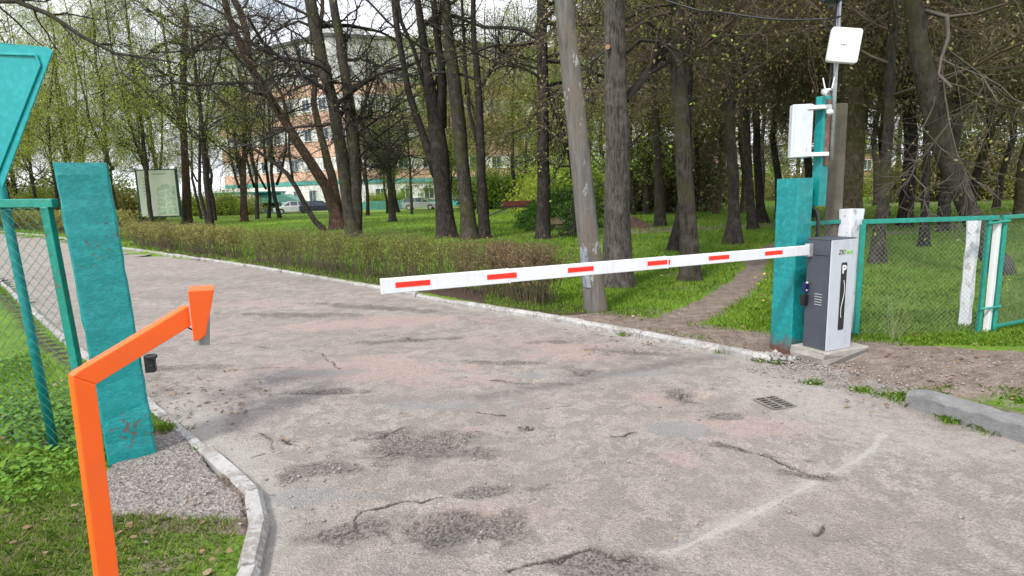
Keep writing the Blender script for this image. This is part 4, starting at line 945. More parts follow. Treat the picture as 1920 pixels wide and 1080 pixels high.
hero((1294, 531), [(1294, 531, 32), (1290, 420, 30), (1282, 320, 30), (1277, 220, 28), (1272, 120, 26), (1268, 20, 22)], 'olive', M['bark_mid'], M['leaf_olive'], 'grey barked trunk with low twiggy branches standing close behind the boom', H=13, lo=2.9, seed=25, dens=.75, lsize=.8, leafk=.8, lenk=.6, tmat=M['twig_brown'])
hero((1264, 476), [(1264, 476, 20), (1274, 420, 20), (1284, 350, 19), (1286, 250, 18), (1290, 100, 16)], 'olive', M['bark_dark'], M['leaf_olive'], 'dark trunk leaning right, its foot left of the grey barked trunk', H=15, lo=4.5, seed=26, dens=.7, tmat=M['twig_brown'])
hero((1374, 461), [(1374, 461, 24), (1376, 400, 20), (1374, 330, 19), (1370, 250, 18), (1368, 120, 16)], 'olive', M['bark_mid'], M['leaf_brown'], 'flared brown trunk left of the trodden path, beyond the grey barked trunk', H=16, lo=4.2, seed=27, dens=1.1, root_flare=1.7, tmat=M['twig_brown'])
hero((1411, 433), [(1411, 433, 17), (1408, 390, 15), (1404, 330, 13), (1400, 250, 12)], 'spruce', M['bark_dark'], M['leaf_dark'], 'dark trunk in the wood, left of the two beyond the path beside the turquoise post', H=17, lo=4.5, seed=28, tmat=M['twig_brown'])
hero((1430, 421), [(1430, 421, 17), (1424, 370, 15), (1420, 300, 13), (1418, 200, 12)], 'olive', M['bark_dark'], M['leaf_brown'], 'dark trunk in the wood, right of the two beyond the path beside the turquoise post', H=17, lo=5, seed=29, tmat=M['twig_brown'])
hero((1645, 499), [(1645, 499, 24), (1650, 430, 20), (1656, 370, 19), (1662, 290, 18), (1668, 180, 17), (1674, 60, 15)], 'olive', M['bark_mid'], M['leaf_brown'], 'dark trunk leaning right behind the wire mesh next to the whitewashed post', H=14, lo=3.0, seed=30, dens=.9, tmat=M['twig_brown'], lenk=.8, leafk=.7, lsize=.7)
hero((1872, 520), [(1872, 520, 36), (1852, 470, 32), (1825, 420, 31), (1796, 350, 32), (1768, 270, 33), (1742, 180, 34), (1722, 90, 32), (1708, 0, 28)], 'bare', M['bark_mid'], M['leaf_olive'], 'thick dark trunk leaning strongly left behind the wire fence on the right', H=15, lo=3.4, seed=31, dens=.5, tmat=M['twig_pale'], nside=20, leafk=.8, twk=1.6,
     limbs=[([(1735, 20, 8), (1776, 32, 10), (1778, 70, 9), (1765, 110, 8), (1760, 140, 6), (1785, 165, 5)], -1.5), ([(1776, 32, 8), (1830, 25, 6), (1890, 5, 4)], -.5), ([(1765, 120, 5), (1772, 180, 4), (1780, 230, 3), (1795, 290, 2.5)], -.6), ([(1780, 95, 4), (1840, 140, 3.5), (1870, 190, 3)], -.4), ([(1760, 140, 3), (1750, 200, 2.5), (1730, 240, 2), (1718, 300, 2)], -.6)])
hero((1731, 467), [(1731, 467, 16), (1733, 400, 14), (1735, 330, 13), (1738, 240, 12)], 'spruce', M['bark_dark'], M['leaf_dark'], 'slender dark trunk seen through the middle of the wire mesh', H=15, lo=4.2, seed=32, tmat=M['twig_brown'], dens=.8)
hero((1591, 432), [(1592, 432, 44), (1593, 330, 42), (1596, 200, 41), (1600, 80, 39), (1602, 0, 37)], 'spruce', M['bark_moss'], M['leaf_brown'], 'massive mossy trunk directly behind the square antenna mast', H=20, lo=6.2, seed=33, nside=22, tmat=M['twig_brown'])
hero((1566, 425), [(1566, 425, 22), (1563, 330, 20), (1558, 200, 19), (1550, 60, 17)], 'spruce', M['bark_moss'], M['leaf_brown'], 'narrower mossy trunk close beside the massive one behind the concrete pole', H=19, lo=5.5, seed=34, tmat=M['twig_brown'])

# woods behind: a few kinds grown once, then copied
def proto(style, H, r, bmat, lmat, seed, lo, **kw):
    rg = random.Random(seed); P = [Vector((0, 0, 0))]; z = 0
    while z < H*.72: z += H*.12; P.append(Vector((P[-1].x+rg.gauss(0, .16), P[-1].y+rg.gauss(0, .16), z)))
    R = [r*(1-.55*k/(len(P)-1)) for k in range(len(P))]
    ex = kw.pop('extra', [])
    return make_tree('tree', (0, 0, 0), [(P, R)]+ex, style, bmat, lmat, 'x', H=H, lo=lo, seed=seed, nside=9, **kw)
def fork(z, r, dx, H): return ([Vector((0, 0, z)), Vector((dx*.3, .1, z+1)), Vector((dx*.8, .2, z+3.2)), Vector((dx, .1, z+6))], [r, r*.9, r*.7, r*.5])
PR = {
 'lime':   proto('leafy', 15, .15, M['bark_dark'], M['leaf_lime'], 101, 2.6, twk=.6, lsize=1.15, leafk=.62, lenk=1.0),
 'birch':  proto('birch', 18, .15, M['bark_mid'], M['leaf_lime'], 102, 4, lsize=1.25, leafk=.8, extra=[fork(4, .1, 1.2, 16)]),
 'green':  proto('leafy', 14, .17, M['bark_dark'], M['leaf_green'], 103, 2.2, lsize=1.3, leafk=.9),
 'bare':   proto('arch', 17, .18, M['bark_dark'], M['leaf_olive'], 104, 4, extra=[fork(3, .13, -1.6, 16), fork(5, .1, 1.3, 16)], lsize=1.6, lenk=1.1),
 'olive':  proto('olive', 18, .2, M['bark_mid'], M['leaf_olive'], 105, 3.2, twk=.55, lsize=1.5, tmat=M['twig_brown']),
 'olive2': proto('olive', 20, .24, M['bark_moss'], M['leaf_brown'], 106, 3.6, twk=.55, lsize=1.4, tmat=M['twig_brown'], extra=[fork(6, .13, 1.5, 19)]),
 'spruce': proto('spruce', 20, .22, M['bark_dark'], M['leaf_dark'], 107, 3.4, twk=.6, dens=.8, lsize=1.3, tmat=M['twig_brown']),
 'dense':  proto('spruce', 17, .2, M['bark_dark'], M['leaf_green'], 108, 1.6, twk=.6, lsize=1.9, lenk=1.1),
}
LAB = {'lime': 'yellow green tree in fresh leaf beyond the lawn', 'birch': 'tall birch with hanging yellow green strands beyond the road bend', 'green': 'leafy mid green tree beyond the lawn', 'bare': 'dark many stemmed tree almost without leaves beyond the lawn',
       'olive': 'tall tree with olive budding twigs in the wood at the back', 'olive2': 'mossy trunked tree with brown budding twigs in the wood at the back', 'spruce': 'tall dark spruce in the wood at the back', 'dense': 'dense dark spruce with branches down to the grass at the back'}
used = set()
def place(kind, x, y, sc, rz):
    src = PR[kind]
    if kind not in used: used.add(kind); o = src
    else:
        o = src.copy(); COL.objects.link(o)
        for ch in KID[kind]: c = ch.copy(); COL.objects.link(c); c.parent = o
    o.location = (x, y, 0); o.rotation_euler = (0, 0, rz); o.scale = (sc*SX, sc*SX, sc); o['label'] = LAB[kind]; o['category'] = 'tree'; o['group'] = LAB[kind].replace(' in ', ' trees in ').split(' trees')[0]+' kind'
    o['group'] = {'lime': 'yellow green trees beyond the lawn', 'birch': 'birches beyond the road bend', 'green': 'leafy green trees beyond the lawn', 'bare': 'leafless dark trees beyond the lawn', 'olive': 'olive twigged trees in the wood', 'olive2': 'mossy trunked trees in the wood', 'spruce': 'spruces in the wood', 'dense': 'low branched spruces at the back'}[kind]
KID = {k: kids(v) for k, v in PR.items()}; SX = 1.0
rg = random.Random(77)
def at_px(px, Y): q = at(px, 400, Y); return q.x, Y
def sector(n, x0, x1, Y0, Y1, kinds, s0=.85, s1=1.2):
    for k in range(n):
        px = x0+(x1-x0)*(k+rg.uniform(.1, .9))/n; Y = rg.uniform(Y0, Y1); x, y = at_px(px, Y); place(rg.choice(kinds), x, y, rg.uniform(s0, s1), rg.uniform(0, 6.28))
sector(6, -60, 330, 38, 46, ['birch', 'lime', 'birch'], .8, 1.)
sector(8, -80, 420, 48, 62, ['birch', 'lime', 'bare', 'birch'])
sector(5, -80, 420, 66, 84, ['lime', 'green', 'olive'], 1.1, 1.4)
sector(4, 395, 520, 50, 66, ['lime', 'bare'], .85, 1.1)
sector(2, 500, 720, 50, 68, ['bare', 'bare'], .85, 1.1)
sector(2, 700, 800, 50, 60, ['lime', 'green'], .7, .9)
sector(7, 790, 1060, 42, 62, ['olive', 'lime', 'lime', 'green'], .8, 1.1)
sector(5, 820, 1120, 62, 76, ['green', 'lime', 'dense'], .9, 1.2)
sector(3, 1180, 1330, 30, 44, ['green', 'lime', 'green'], .8, 1.)
sector(7, 1140, 1560, 26, 42, ['olive', 'olive2', 'olive'], .85, 1.05)
sector(7, 1560, 1960, 18, 34, ['olive2', 'spruce', 'olive'], .85, 1.1)
sector(8, 1100, 2000, 42, 56, ['olive', 'green', 'lime', 'olive2'], 1., 1.2)
sector(10, 1080, 2050, 58, 80, ['dense', 'spruce', 'dense', 'olive'], 1.1, 1.5)
sector(9, 1960, 2500, 14, 50, ['olive2', 'spruce', 'olive'])
sector(7, -600, -80, 30, 60, ['birch', 'lime', 'bare'])

# branch of an overhanging tree, upper left
ov = thing('overhanging_branch', at(-60, -10, 9), 'long bare branch drooping into the upper left corner in front of the birches', 'branch')
W_ = Wood(55); bp = px_stem(9.0, [(-260, -60, 14), (-60, 0, 11), (30, 2, 9), (95, 28, 8), (150, 66, 7), (215, 100, 5), (290, 110, 3.5), (330, 118, 2.5)]); P, R = resample(*bp, .25)
lp = np.array([tuple(p) for p in P[1:]]); ld = np.array([tuple((b-a).normalized()) for a, b in zip(P[:-1], P[1:])]); lr = np.array(R[1:])
MB().tube(P, R, 8).build('limb', M['bark_mid'], ov, smooth=True)
b = W_.grow(lp, ld, lr, 26, (20, 60), (.4, 1.4), 6, .15, -.02, .5, .005, .02); c = W_.grow(*b, 160, (20, 70), (.15, .5), 3, .2, -.03, .6, .003, .006)
W_.mesh('crown', M['twig'], ov); leaves(W_.rg, c[0], 500, .03, .03, M['leaf_lime'], ov)

# ---- hedges
def hedge(base, line, wd, ht, lmat, label, seed, leafy=1., tmat=None, lsize=.032, dens=1., top=.55):
    t = thing('hedge', (line[0][0], line[0][1], 0), label, 'hedge'); rg = np.random.default_rng(seed); W_ = Wood(seed)
    L_ = 0; seg = []
    for a, b in zip(line[:-1], line[1:]): l = math.hypot(b[0]-a[0], b[1]-a[1]); seg.append((L_, l, a, b)); L_ += l
    N = int(L_*62*dens); s = rg.uniform(0, L_, N); x = np.zeros(N); y = np.zeros(N)
    for s0, l, a, b in seg:
        k = (s >= s0) & (s <= s0+l); tt = (s[k]-s0)/l; nx, ny = -(b[1]-a[1])/l, (b[0]-a[0])/l; off = (rg.normal(0, .3, k.sum())+.15*np.sin(s[k]*2.2))*wd*.6
        x[k] = a[0]+(b[0]-a[0])*tt+nx*off; y[k] = a[1]+(b[1]-a[1])*tt+ny*off
    pts = np.stack([x, y, np.full(N, .02)], 1); d = np.tile([0, 0, 1.], (N, 1)); hv = ht*(.74+.42*fbm(s*1.7, s*0, seed))
    P0 = pts; dirs = norm(d+rg.normal(size=(N, 3))*.16); r = np.full(N, .006); P, Dd, R = [], [], []
    for k in range(5):
        dirs = norm(dirs+rg.normal(size=(N, 3))*.12+np.array([0, 0, .05])); P1 = P0+dirs*(hv/5)[:, None]*1.02; W_.S.append((P0, P1, r, r*.85)); P0 = P1; r = r*.85
        if k >= 1: P.append(P1); Dd.append(dirs); R.append(r)
    P, Dd, R = np.concatenate(P), np.concatenate(Dd), np.concatenate(R)
    b = W_.grow(P, Dd, R, int(N*4), (25, 65), (.12, .34), 3, .2, .06, .6, .002, .004)
    mxz = ht*1.08
    k = b[0][:, 2] < mxz; b = tuple(q[k] for q in b)
    W_.mesh('stems', tmat or M['twig_brown'], t)
    hz_ = b[0][:, 2]/ht; pr = np.clip((hz_-top*.4)/(top), .04, 1)**1.3; kk = rg.random(len(pr)) < pr; lp = b[0][kk]
    leaves(rg, lp, int(N*55*leafy), .03, lsize*.8, lmat, t, asp=.6); return t
hedge(None, [(-6.9, 15.75), (-4.4, 13.1), (-1.75, 10.6), (-.75, 9.45)], .9, .82, M['hedge_leaf'], 'long clipped hedge of bare stems with yellow green tops along the whitewashed kerb', 61)
hedge(None, [(-.70, 9.35), (-.1, 8.75), (.62, 8.05)], .8, .80, M['hedge_dry'], 'brown dry end of the hedge at the foot of the leaning utility pole', 62, leafy=1.0, dens=1.7)
hedge(None, [(-14.9, 23.3), (-11, 19.4), (-7.6, 16.3)], 1.0, .85, M['leaf_olive'], 'dark olive hedge between the left gate post and the gap before the long hedge', 63, lsize=.045)
hedge(None, [(-40, 46.5), (-30, 38), (-24, 32.5), (-16, 24.6)], 1.6, 1.25, M['leaf_olive'], 'high dark olive hedge beyond the road bend behind the wire mesh panel', 64, lsize=.09, dens=.35)

# green mound of creeping bushes, heap of earth
mc = at(1052, 420, 25.5); mc.z = 0; mt_ = thing('shrub', mc, 'rounded mound of vivid green creeping shrub between the slim trunk and the utility pole', 'shrub')
rgn = np.random.default_rng(9); n = 16000; th = rgn.uniform(0, 2*pi, n); ph_ = np.arccos(rgn.uniform(0, 1, n)); rr = rgn.uniform(.86, 1.03, n)*(1+.14*np.sin(th*5+1)+.1*np.sin(ph_*9))
pp = np.stack([mc.x+1.55*np.sin(ph_)*np.cos(th)*rr, mc.y+1.4*np.sin(ph_)*np.sin(th)*rr, 1.45*np.cos(ph_)*rr], 1); leaves(rgn, pp, n, .03, .13, M['vivid'], mt_, asp=.4)
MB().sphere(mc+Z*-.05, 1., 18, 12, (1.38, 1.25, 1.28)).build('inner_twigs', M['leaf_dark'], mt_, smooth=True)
mc2 = at(1010, 420, 27.5); mc2.z = 0; mt2 = thing('shrub', mc2, 'low spreading vivid green shrub beside the trailer wheel', 'shrub')
pp = np.stack([mc2.x+1.1*np.sin(ph_)*np.cos(th)*rr, mc2.y+.9*np.sin(ph_)*np.sin(th)*rr, .75*np.cos(ph_)*rr], 1); leaves(rgn, pp, 6000, .05, .12, M['vivid'], mt2, asp=.4)
mc = at(1180, 424, 25.); mc.z = -.05
xs = np.arange(mc.x-1.8, mc.x+2.0, .09); ys = np.arange(mc.y-1.2, mc.y+1.2, .09)
tag(grid('earth_heap', xs, ys, lambda x, y: (-.1+.62*np.exp(-(((x-mc.x-.1)/.85)**2+((y-mc.y)/.7)**2))*(1+.5*(fbm(x*4, y*4, 3)-.5)), {}), plain('earth', (.12, .075, .055), .95, .35, 6, .6)), 'small heap of bare brown earth on the lawn behind the thick grey trunk', 'heap')

# ---- grass, weeds, litter
def blades(name, N, xr, yr, hgt, wid, mat, seed, maxs=None, keepf=None, lean=.45, persp=True, label=None):
    rg = np.random.default_rng(seed)
    if persp:
        inv = rg.uniform(1/yr[1], 1/yr[0], N) if persp == 1 else None; Y = 1/inv; X = rg.uniform(xr[0], xr[1], N)*Y
    else: X = rg.uniform(*xr, N); Y = rg.uniform(*yr, N)
    s = sdist(X, Y, ROAD); k = s > .14
    k &= dpoly(X, Y, PATH) > .27+.2*(rg.random(N)-.4)
    k &= (dpoly(X, Y, DIRT) > .72+.5*(rg.random(N)-.4)) | (X < 2)
    k &= (dpoly(X, Y, SLAB+SLAB[:1]) > .03) & ~inside(X, Y, SLAB)
    k &= dpoly(X, Y, [(.9, 7.2), (1.9, 6.4), (2.3, 6.0)]) > .32+.3*(rg.random(N)-.5)
    k &= fbm(X*1.4, Y*1.4, 77)+rg.random(N)*.35 > .46
    if keepf is not None: k &= keepf(X, Y, rg)
    X, Y = X[k], Y[k]; n = len(X); z, _ = ground_h(X, Y); sc = np.clip(Y/7, 1, 5) if persp else 1.
    h = rg.uniform(.5, 1.3, n)*hgt*(.6+.8*fbm(X*.9, Y*.9, 78))*np.sqrt(sc); w_ = wid*sc*rg.uniform(.7, 1.3, n); a = rg.uniform(0, 2*pi, n); l = rg.normal(0, lean, n)*h
    B = np.stack([X, Y, z-.012], 1); sd = np.stack([np.cos(a), np.sin(a), 0*a], 1)*w_[:, None]/2; ln = np.stack([-np.sin(a), np.cos(a), 0*a], 1)*l[:, None]
    up = np.stack([0*h, 0*h, h], 1)
    V = np.stack([B-sd, B+sd, B+sd*.7+up*.55+ln*.35, B+up*.93+ln, B-sd*.7+up*.55+ln*.35], 1).reshape(-1, 3)
    return tag(soup(name, V, 5, mat), kind='stuff')
blades('grass', 230000, (-.05, 1.15), (5.4, 60), .055, .006, M['grass'], 1)
blades('grass', 90000, (-1.0, .12), (10.5, 60), .055, .006, M['grass'], 2)
lk = lambda X, Y, rg: (X < -.9)
blades('grass', 62000, (-5.2, -1.0), (2.9, 7.5), .045, .006, M['grass'], 3, keepf=lambda X, Y, r: (X < -1.0) & (dpoly(X, Y, NEAR_KERB[3:6]) > .42+.25*(r.random(len(X))-.5)), persp=False)
blades('grass', 52000, (-3.4, -.9), (1.2, 3.0), .032, .0042, M['grass_dry'], 4, keepf=lk, persp=False, lean=.9)
blades('grass', 9000, (-3.4, -.9), (1.2, 3.0), .05, .005, M['grass'], 5, keepf=lk, persp=False, lean=.6)
def tufts(spots, seed, mat, n=190, h=.042):
    rg = np.random.default_rng(seed); Xs = []
    for px, py, r, nn in spots:
        g = gnd(px, py, .02); k = int(n*nn); X = g.x+rg.normal(0, r, k); Y = g.y+rg.normal(0, r*.8, k); Xs.append(np.stack([X, Y], 1))
    Q = np.concatenate(Xs); X, Y = Q[:, 0], Q[:, 1]; n_ = len(X); z, _ = ground_h(X, Y); z = np.maximum(z, 0.)
    a = rg.uniform(0, 2*pi, n_); hh = h*rg.uniform(.4, 1.3, n_); ln = np.stack([-np.sin(a), np.cos(a), 0*a], 1)*(rg.normal(0, .7, n_)*hh)[:, None]; sd = np.stack([np.cos(a), np.sin(a), 0*a], 1)*.0022
    B = np.stack([X, Y, z-.01], 1); up = np.stack([0*hh, 0*hh, hh], 1)
    return tag(soup('grass', np.stack([B-sd, B+sd, B+sd*.7+up*.55+ln*.35, B+up*.93+ln, B-sd*.7+up*.55+ln*.35], 1).reshape(-1, 3), 5, mat), kind='stuff')
tufts([(1522, 714, .035, 1), (1615, 728, .05, 1), (1690, 742, .08, 2.6), (1740, 735, .09, 1.5), (1790, 782, .05, 1.2), (1862, 800, .06, .8), (1730, 748, .04, .8), (1900, 752, .1, 1.2), (1165, 625, .03, .3), (300, 812, .05, 1.2), (330, 806, .04, 1.0), (382, 846, .02, .5), (1430, 672, .03, .5), (1460, 676, .03, .5), (1350, 657, .03, .4)], 6, M['grass'])
# weeds with broad leaves by the sign pole
wd_ = []; rg = np.random.default_rng(12)
def wk(n, xr, yr, s, seed):
    r = np.random.default_rng(seed); X = r.uniform(*xr, n); Y = r.uniform(*yr, n); k = (fbm(X*1.6, Y*1.6, seed) > .43) & (sdist(X, Y, ROAD) > .5) & ~inside(X, Y, SLAB) & (dpoly(X, Y, SLAB) > .12); X, Y = X[k], Y[k]
    z, _ = ground_h(X, Y); P = np.stack([X, Y, z+r.uniform(.01, .10, len(X))], 1); a = r.uniform(0, 2*pi, len(X)); d = np.stack([np.cos(a), np.sin(a), r.uniform(-.1, .6, len(X))], 1)*(s*r.uniform(.5, 1.3, len(X)))[:, None]
    sd = np.stack([-np.sin(a), np.cos(a), r.normal(0, .25, len(X))], 1)*np.linalg.norm(d, axis=1, keepdims=True)*.32
    return np.stack([P, P+d*.35+sd, P+d*.8+sd*.6, P+d, P+d*.8-sd*.6, P+d*.35-sd], 1).reshape(-1, 3)
tag(soup('weeds', np.concatenate([wk(3200, (-4.6, -2.75), (3.1, 4.4), .042, 41), wk(12000, (-6.5, -2.6), (4.2, 8), .03, 42), wk(500, (-3.0, -2.5), (2.85, 3.4), .03, 43)]), 6, M['weed']), kind='stuff')
# stones and crumbs
def stones(name, spots, mat, seed, smin=.004, smax=.016):
    rg = np.random.default_rng(seed); C = []
    for x, y, rx, ry, n in spots: C.append(np.stack([rg.normal(x, rx, n), rg.normal(y, ry, n)], 1))
    C = np.concatenate(C); z, _ = ground_h(C[:, 0], C[:, 1]); zr = fbm(C[:, 0]*.8, C[:, 1]*.8, 31, 4)*.05-.025; z = np.maximum(z, zr); n = len(C); s = rg.uniform(smin, smax, n)**1.0
    base = np.array([[1, 0, 0], [0, 1, 0], [-1, 0, 0], [0, -1, 0], [0, 0, .8], [0, 0, -.6]]); V = (base[None]+rg.normal(0, .22, (n, 6, 3)))*s[:, None, None]+np.stack([C[:, 0], C[:, 1], z+s*.2], 1)[:, None]
    f = np.array([[0, 1, 4], [1, 2, 4], [2, 3, 4], [3, 0, 4], [1, 0, 5], [2, 1, 5], [3, 2, 5], [0, 3, 5]]); F = (np.arange(n)*6)[:, None, None]+f[None]
    return tag(indexed(name, V.reshape(-1, 3), F.reshape(-1, 3), mat), kind='stuff')
stones('gravel', [(2.55, 5.05, .22, .18, 260), (3.2, 4.7, .5, .2, 260), (2.6, 4.75, .35, .25, 120), (1.5, 6.1, .4, .3, 120), (.2, 3.0, .6, .4, 60), (-1.2, 3.1, .15, .3, 80), (-1.8, 3.1, .25, .3, 60), (4.4, 4.0, .6, .4, 300), (-.6, 3.6, 1, .8, 60), (1.6, 3.8, .6, .5, 70)], _concrete('stone', (.3, .28, .26), 20), 3)
stones('rubble', [(2.5, 5.38, .1, .07, 26), (2.35, 5.45, .12, .06, 14)], M['kerb_white'], 5, .018, .045)
def litter(name, N, regions, size, mat, seed, zoff=.012, up=.25):
    rg = np.random.default_rng(seed); Q = []
    for x0, x1, y0, y1, n in regions: Q.append(np.stack([rg.uniform(x0, x1, n), rg.uniform(y0, y1, n)], 1))
    Q = np.concatenate(Q); X, Y = Q[:, 0], Q[:, 1]; z, sdv = ground_h(X, Y); z = np.where(sdv < 0, .012, z); z = np.where(inside(X, Y, SLAB), .062, z)
    P = np.stack([X, Y, z+zoff+rg.uniform(0, .02, len(X))*(sdv > 0)], 1); a = rg.uniform(0, 2*pi, len(X)); L_ = (size*rg.uniform(.5, 1.4, len(X)))[:, None]
    d = np.stack([np.cos(a), np.sin(a), rg.normal(0, up, len(X))], 1)*L_; e = np.stack([-np.sin(a), np.cos(a), rg.normal(0, up, len(X))], 1)*L_*.45
    return tag(soup(name, np.stack([P, P+d*.3+e, P+d*.75+e*.7, P+d, P+d*.7-e*.8, P+d*.25-e], 1).reshape(-1, 3), 6, mat), kind='stuff')
litmat = leafmat('dead_leaves', [(.16, .09, .05), (.25, .16, .09), (.10, .06, .04), (.32, .24, .15)], trans=0)
litter('leaf_litter', 0, [(-2.6, -1.25, 1.4, 2.8, 80), (-4.2, -2.6, 3.2, 5.5, 260), (-3.5, -2.0, 4.0, 5.0, 120), (-1.9, -1.2, 2.7, 3.8, 14), (.6, 2.6, 5.6, 7.4, 160), (2.4, 6, 3.9, 5.6, 200), (1, 8, 7, 14, 700), (3, 7, 5.7, 8, 160)], .03, litmat, 71)
litter('leaf_litter', 0, [(-1.3, 2.6, 2.2, 5.5, 36), (-3, 1.2, 5, 8, 20)], .014, litmat, 72, up=.1)
litter('dandelions', 0, [(1.5, 8, 6.5, 16, 60), (-14, 2, 18, 45, 160), (4, 20, 14, 30, 60)], .035, plain('dandelion_yellow', (.75, .55, .02), .7, .1), 73, zoff=.06)
# a few dry stalks by the fence
ds = gnd(1676, 642, .05); W_ = Wood(91); b = W_.grow(np.array([[ds.x, ds.y, 0.]]), np.array([[0, 0, 1.]]), np.array([.0015]), 12, (5, 30), (.3, .8), 7, .1, -.03, 1, .0007, .0012)
c = W_.grow(*b, 60, (15, 50), (.05, .15), 3, .15, 0, .7, .0005, .0007)
dst = W_.mesh('dry_stalks', plain('straw', (.42, .36, .26), .9, .2), None); tag(dst, 'tuft of dry pale stalks standing in front of the wire mesh', 'plant')

# ------------------------------------------------------------------ buildings and things across the lawn
M['wall_white'] = plain('pale_render', (.78, .78, .77), .85, .06, .6)
M['wall_grey'] = plain('grey_render', (.58, .58, .56), .85, .08, .6)
M['band_orange'] = plain('orange_render', (.70, .44, .34), .85, .1, .8)
M['band_teal'] = plain('teal_render', (.10, .38, .36), .8, .1, .8)
M['frame_w'] = plain('window_frame', (.7, .72, .74), .6, .05)
M['glass'] = plain('window_glass', (.05, .07, .10), .1, .2, 2, spec=.8)
M['roof_dark'] = plain('roof_felt', (.09, .09, .09), .9, .2, 1)
M['brick'] = plain('pinkish_brick', (.36, .2, .16), .9, .2, 2, .3)
M['tyre'] = plain('tyre_rubber', (.02, .02, .02), .8, .2)
M['rim'] = plain('wheel_rim', (.5, .5, .5), .4, .1, metal=.4)
M['car_silver'] = plain('silver_car_paint', (.42, .44, .47), .25, .03, 2, metal=.5)
M['car_white'] = plain('white_car_paint', (.68, .7, .72), .25, .03, 2)
M['car_blue'] = plain('dark_blue_car_paint', (.05, .055, .10), .25, .05, 2, metal=.3)
M['lamp_glass'] = plain('lamp_glass', (.6, .6, .58), .15, .05)
M['tail'] = plain('tail_lamp', (.35, .02, .02), .2, .05)
win_me = None
def windows(parent, p0, d, nrm, cols, zs, ww=1.5, hh=1.7):
    global win_me
    for s in cols:
        for z in zs:
            c = Vector(p0)+Vector(d)*s+Z*z
            if win_me is None:
                mb = MB(); mb.box((0, 0, 0), (ww, .10, hh), mi=0)
                for kx in (-1, 1): mb.box((kx*(ww/4-.015), -.07, 0), (ww/2-.14, .02, hh-.16), mi=1)
                mb.box((0, -.10, -hh/2-.05), (ww+.16, .16, .06), mi=0)
                win_me = mb.build('window', [M['frame_w'], M['glass']]).data; bpy.data.objects.remove([o for o in bpy.data.objects if o.data == win_me][0])
            o = bpy.data.objects.new('window', win_me); COL.objects.link(o); o.parent = parent
            o.rotation_euler = (0, 0, atan2(d[1], d[0])); o.location = c+Vector(nrm)*.05-parent.location
hb = thing('hospital_building', (-24, 85, 0), 'tall pale building with orange bands above a teal strip, seen through the trees', 'building')
Cn = Vector((-24.3, 85, 0)); dl = Vector((-.86, .51, 0)).normalized(); dr = Vector((.94, .34, 0)).normalized(); LL, LR, HB = 26., 36., 23.6
nl = Vector((dl.y, -dl.x, 0)); nl = nl if nl.y < 0 else -nl; nr_ = Vector((dr.y, -dr.x, 0)); nr_ = nr_ if nr_.y < 0 else -nr_
back = Vector((.1, 14, 0))
def footprint(off, z0, z1, mb, mi=0):
    k = off; pts = [Cn+dl*LL+nl*k+dl*k, Cn+(nl+nr_)*k*.9, Cn+dr*LR+nr_*k+dr*k, Cn+dr*LR+back+dr*k, Cn+back*1.2, Cn+dl*LL+back+dl*k]
    mb.prism([p+Z*z0 for p in pts], Z*(z1-z0), mi)
mb = MB(); footprint(0, -.2, 17.6, mb); footprint(.0, 17.6, HB, mb, 1); mb.build('wall', [M['wall_white'], M['wall_grey']], hb)
for a, b in ((4.35, 5.7), (7.6, 9.9), (11.7, 13.8), (16.1, 17.9)):
    mb = MB(); footprint(.06, a, b, mb); mb.build('orange_band', M['band_orange'], hb)
mb = MB(); footprint(.09, 3.75, 4.25, mb); mb.build('teal_band', M['band_teal'], hb)
mb = MB(); footprint(.08, -.1, 1.0, mb); mb.build('plinth', M['band_teal'], hb)
mb = MB(); footprint(.25, HB, HB+.45, mb); mb.build('roof', M['roof_dark'], hb)
mb = MB(); mb.box(Cn+Vector((.2, 6, HB+1.4)), (6, 5, 2), dr); mb.build('roof_house', M['wall_grey'], hb)
colsL = [2.0+3.4*k for k in range(7)]; colsR = [2.2+3.6*k for k in range(9)]
windows(hb, Cn, dl*-1, nl, [-c for c in colsL], [2.1, 6.65, 10.8, 14.95, 19.2, 22.2]); windows(hb, Cn, dr, nr_, colsR, [2.1, 6.65, 10.8, 14.95, 19.2])
# entrance: teal porch with canopy
en = thing('entrance_porch', (-35, 78, 0), 'turquoise entrance porch with a flat roof before the white ground floor', 'porch')
pc_ = at(505, 392, 78.); pc_.z = 0
mb = MB(); mb.box(pc_+Z*1.3, (2.6, 2, 2.6), dl); mb.build('wall', M['band_teal'], en); MB().box(pc_+Z*2.7, (3.4, 3, .18), dl).build('roof', M['tq'], en)
MB().box(pc_+Vector((.1, -1.0, 1.05)), (.9, .3, 2.1), dl).build('door', M['black'], en)
k2 = at(528, 392, 72); k2.z = 0
kk = thing('canopy', k2, 'low green pitched canopy standing beside the white parked car', 'canopy')
mb = MB(); mb.prism([k2+Vector((-3.0, 0, 1.35)), k2+Vector((2.4, 0, 1.35)), k2+Vector((0.2, 0, 2.35))], Vector((0, 3, 0))); mb.build('roof', plain('green_roof', (.10, .26, .22), .6, .1), kk)
for dx in (-2.6, 2.0): MB().tube([k2+Vector((dx, .2, 0)), k2+Vector((dx, .2, 1.4))], .05, 8).build('post', M['roof_dark'], kk)
k3 = at(438, 388, 76); k3.z = 0; kk = thing('pavilion', k3, 'open pavilion with a teal roof and blue curtain far beyond the lawn', 'pavilion')
mb = MB(); mb.box(k3+Z*2.6, (5.5, 3, .35)); mb.build('roof', M['band_teal'], kk); MB().box(k3+Vector((.2, -.8, 1.3)), (2.2, .2, 1.9)).build('curtain', plain('blue_cloth', (.02, .05, .3), .8, .1), kk)
for dx in (-2.5, 2.5): MB().tube([k3+Vector((dx, -1, 0)), k3+Vector((dx, -1, 2.5))], .07, 8).build('post', M['frame_w'], kk)
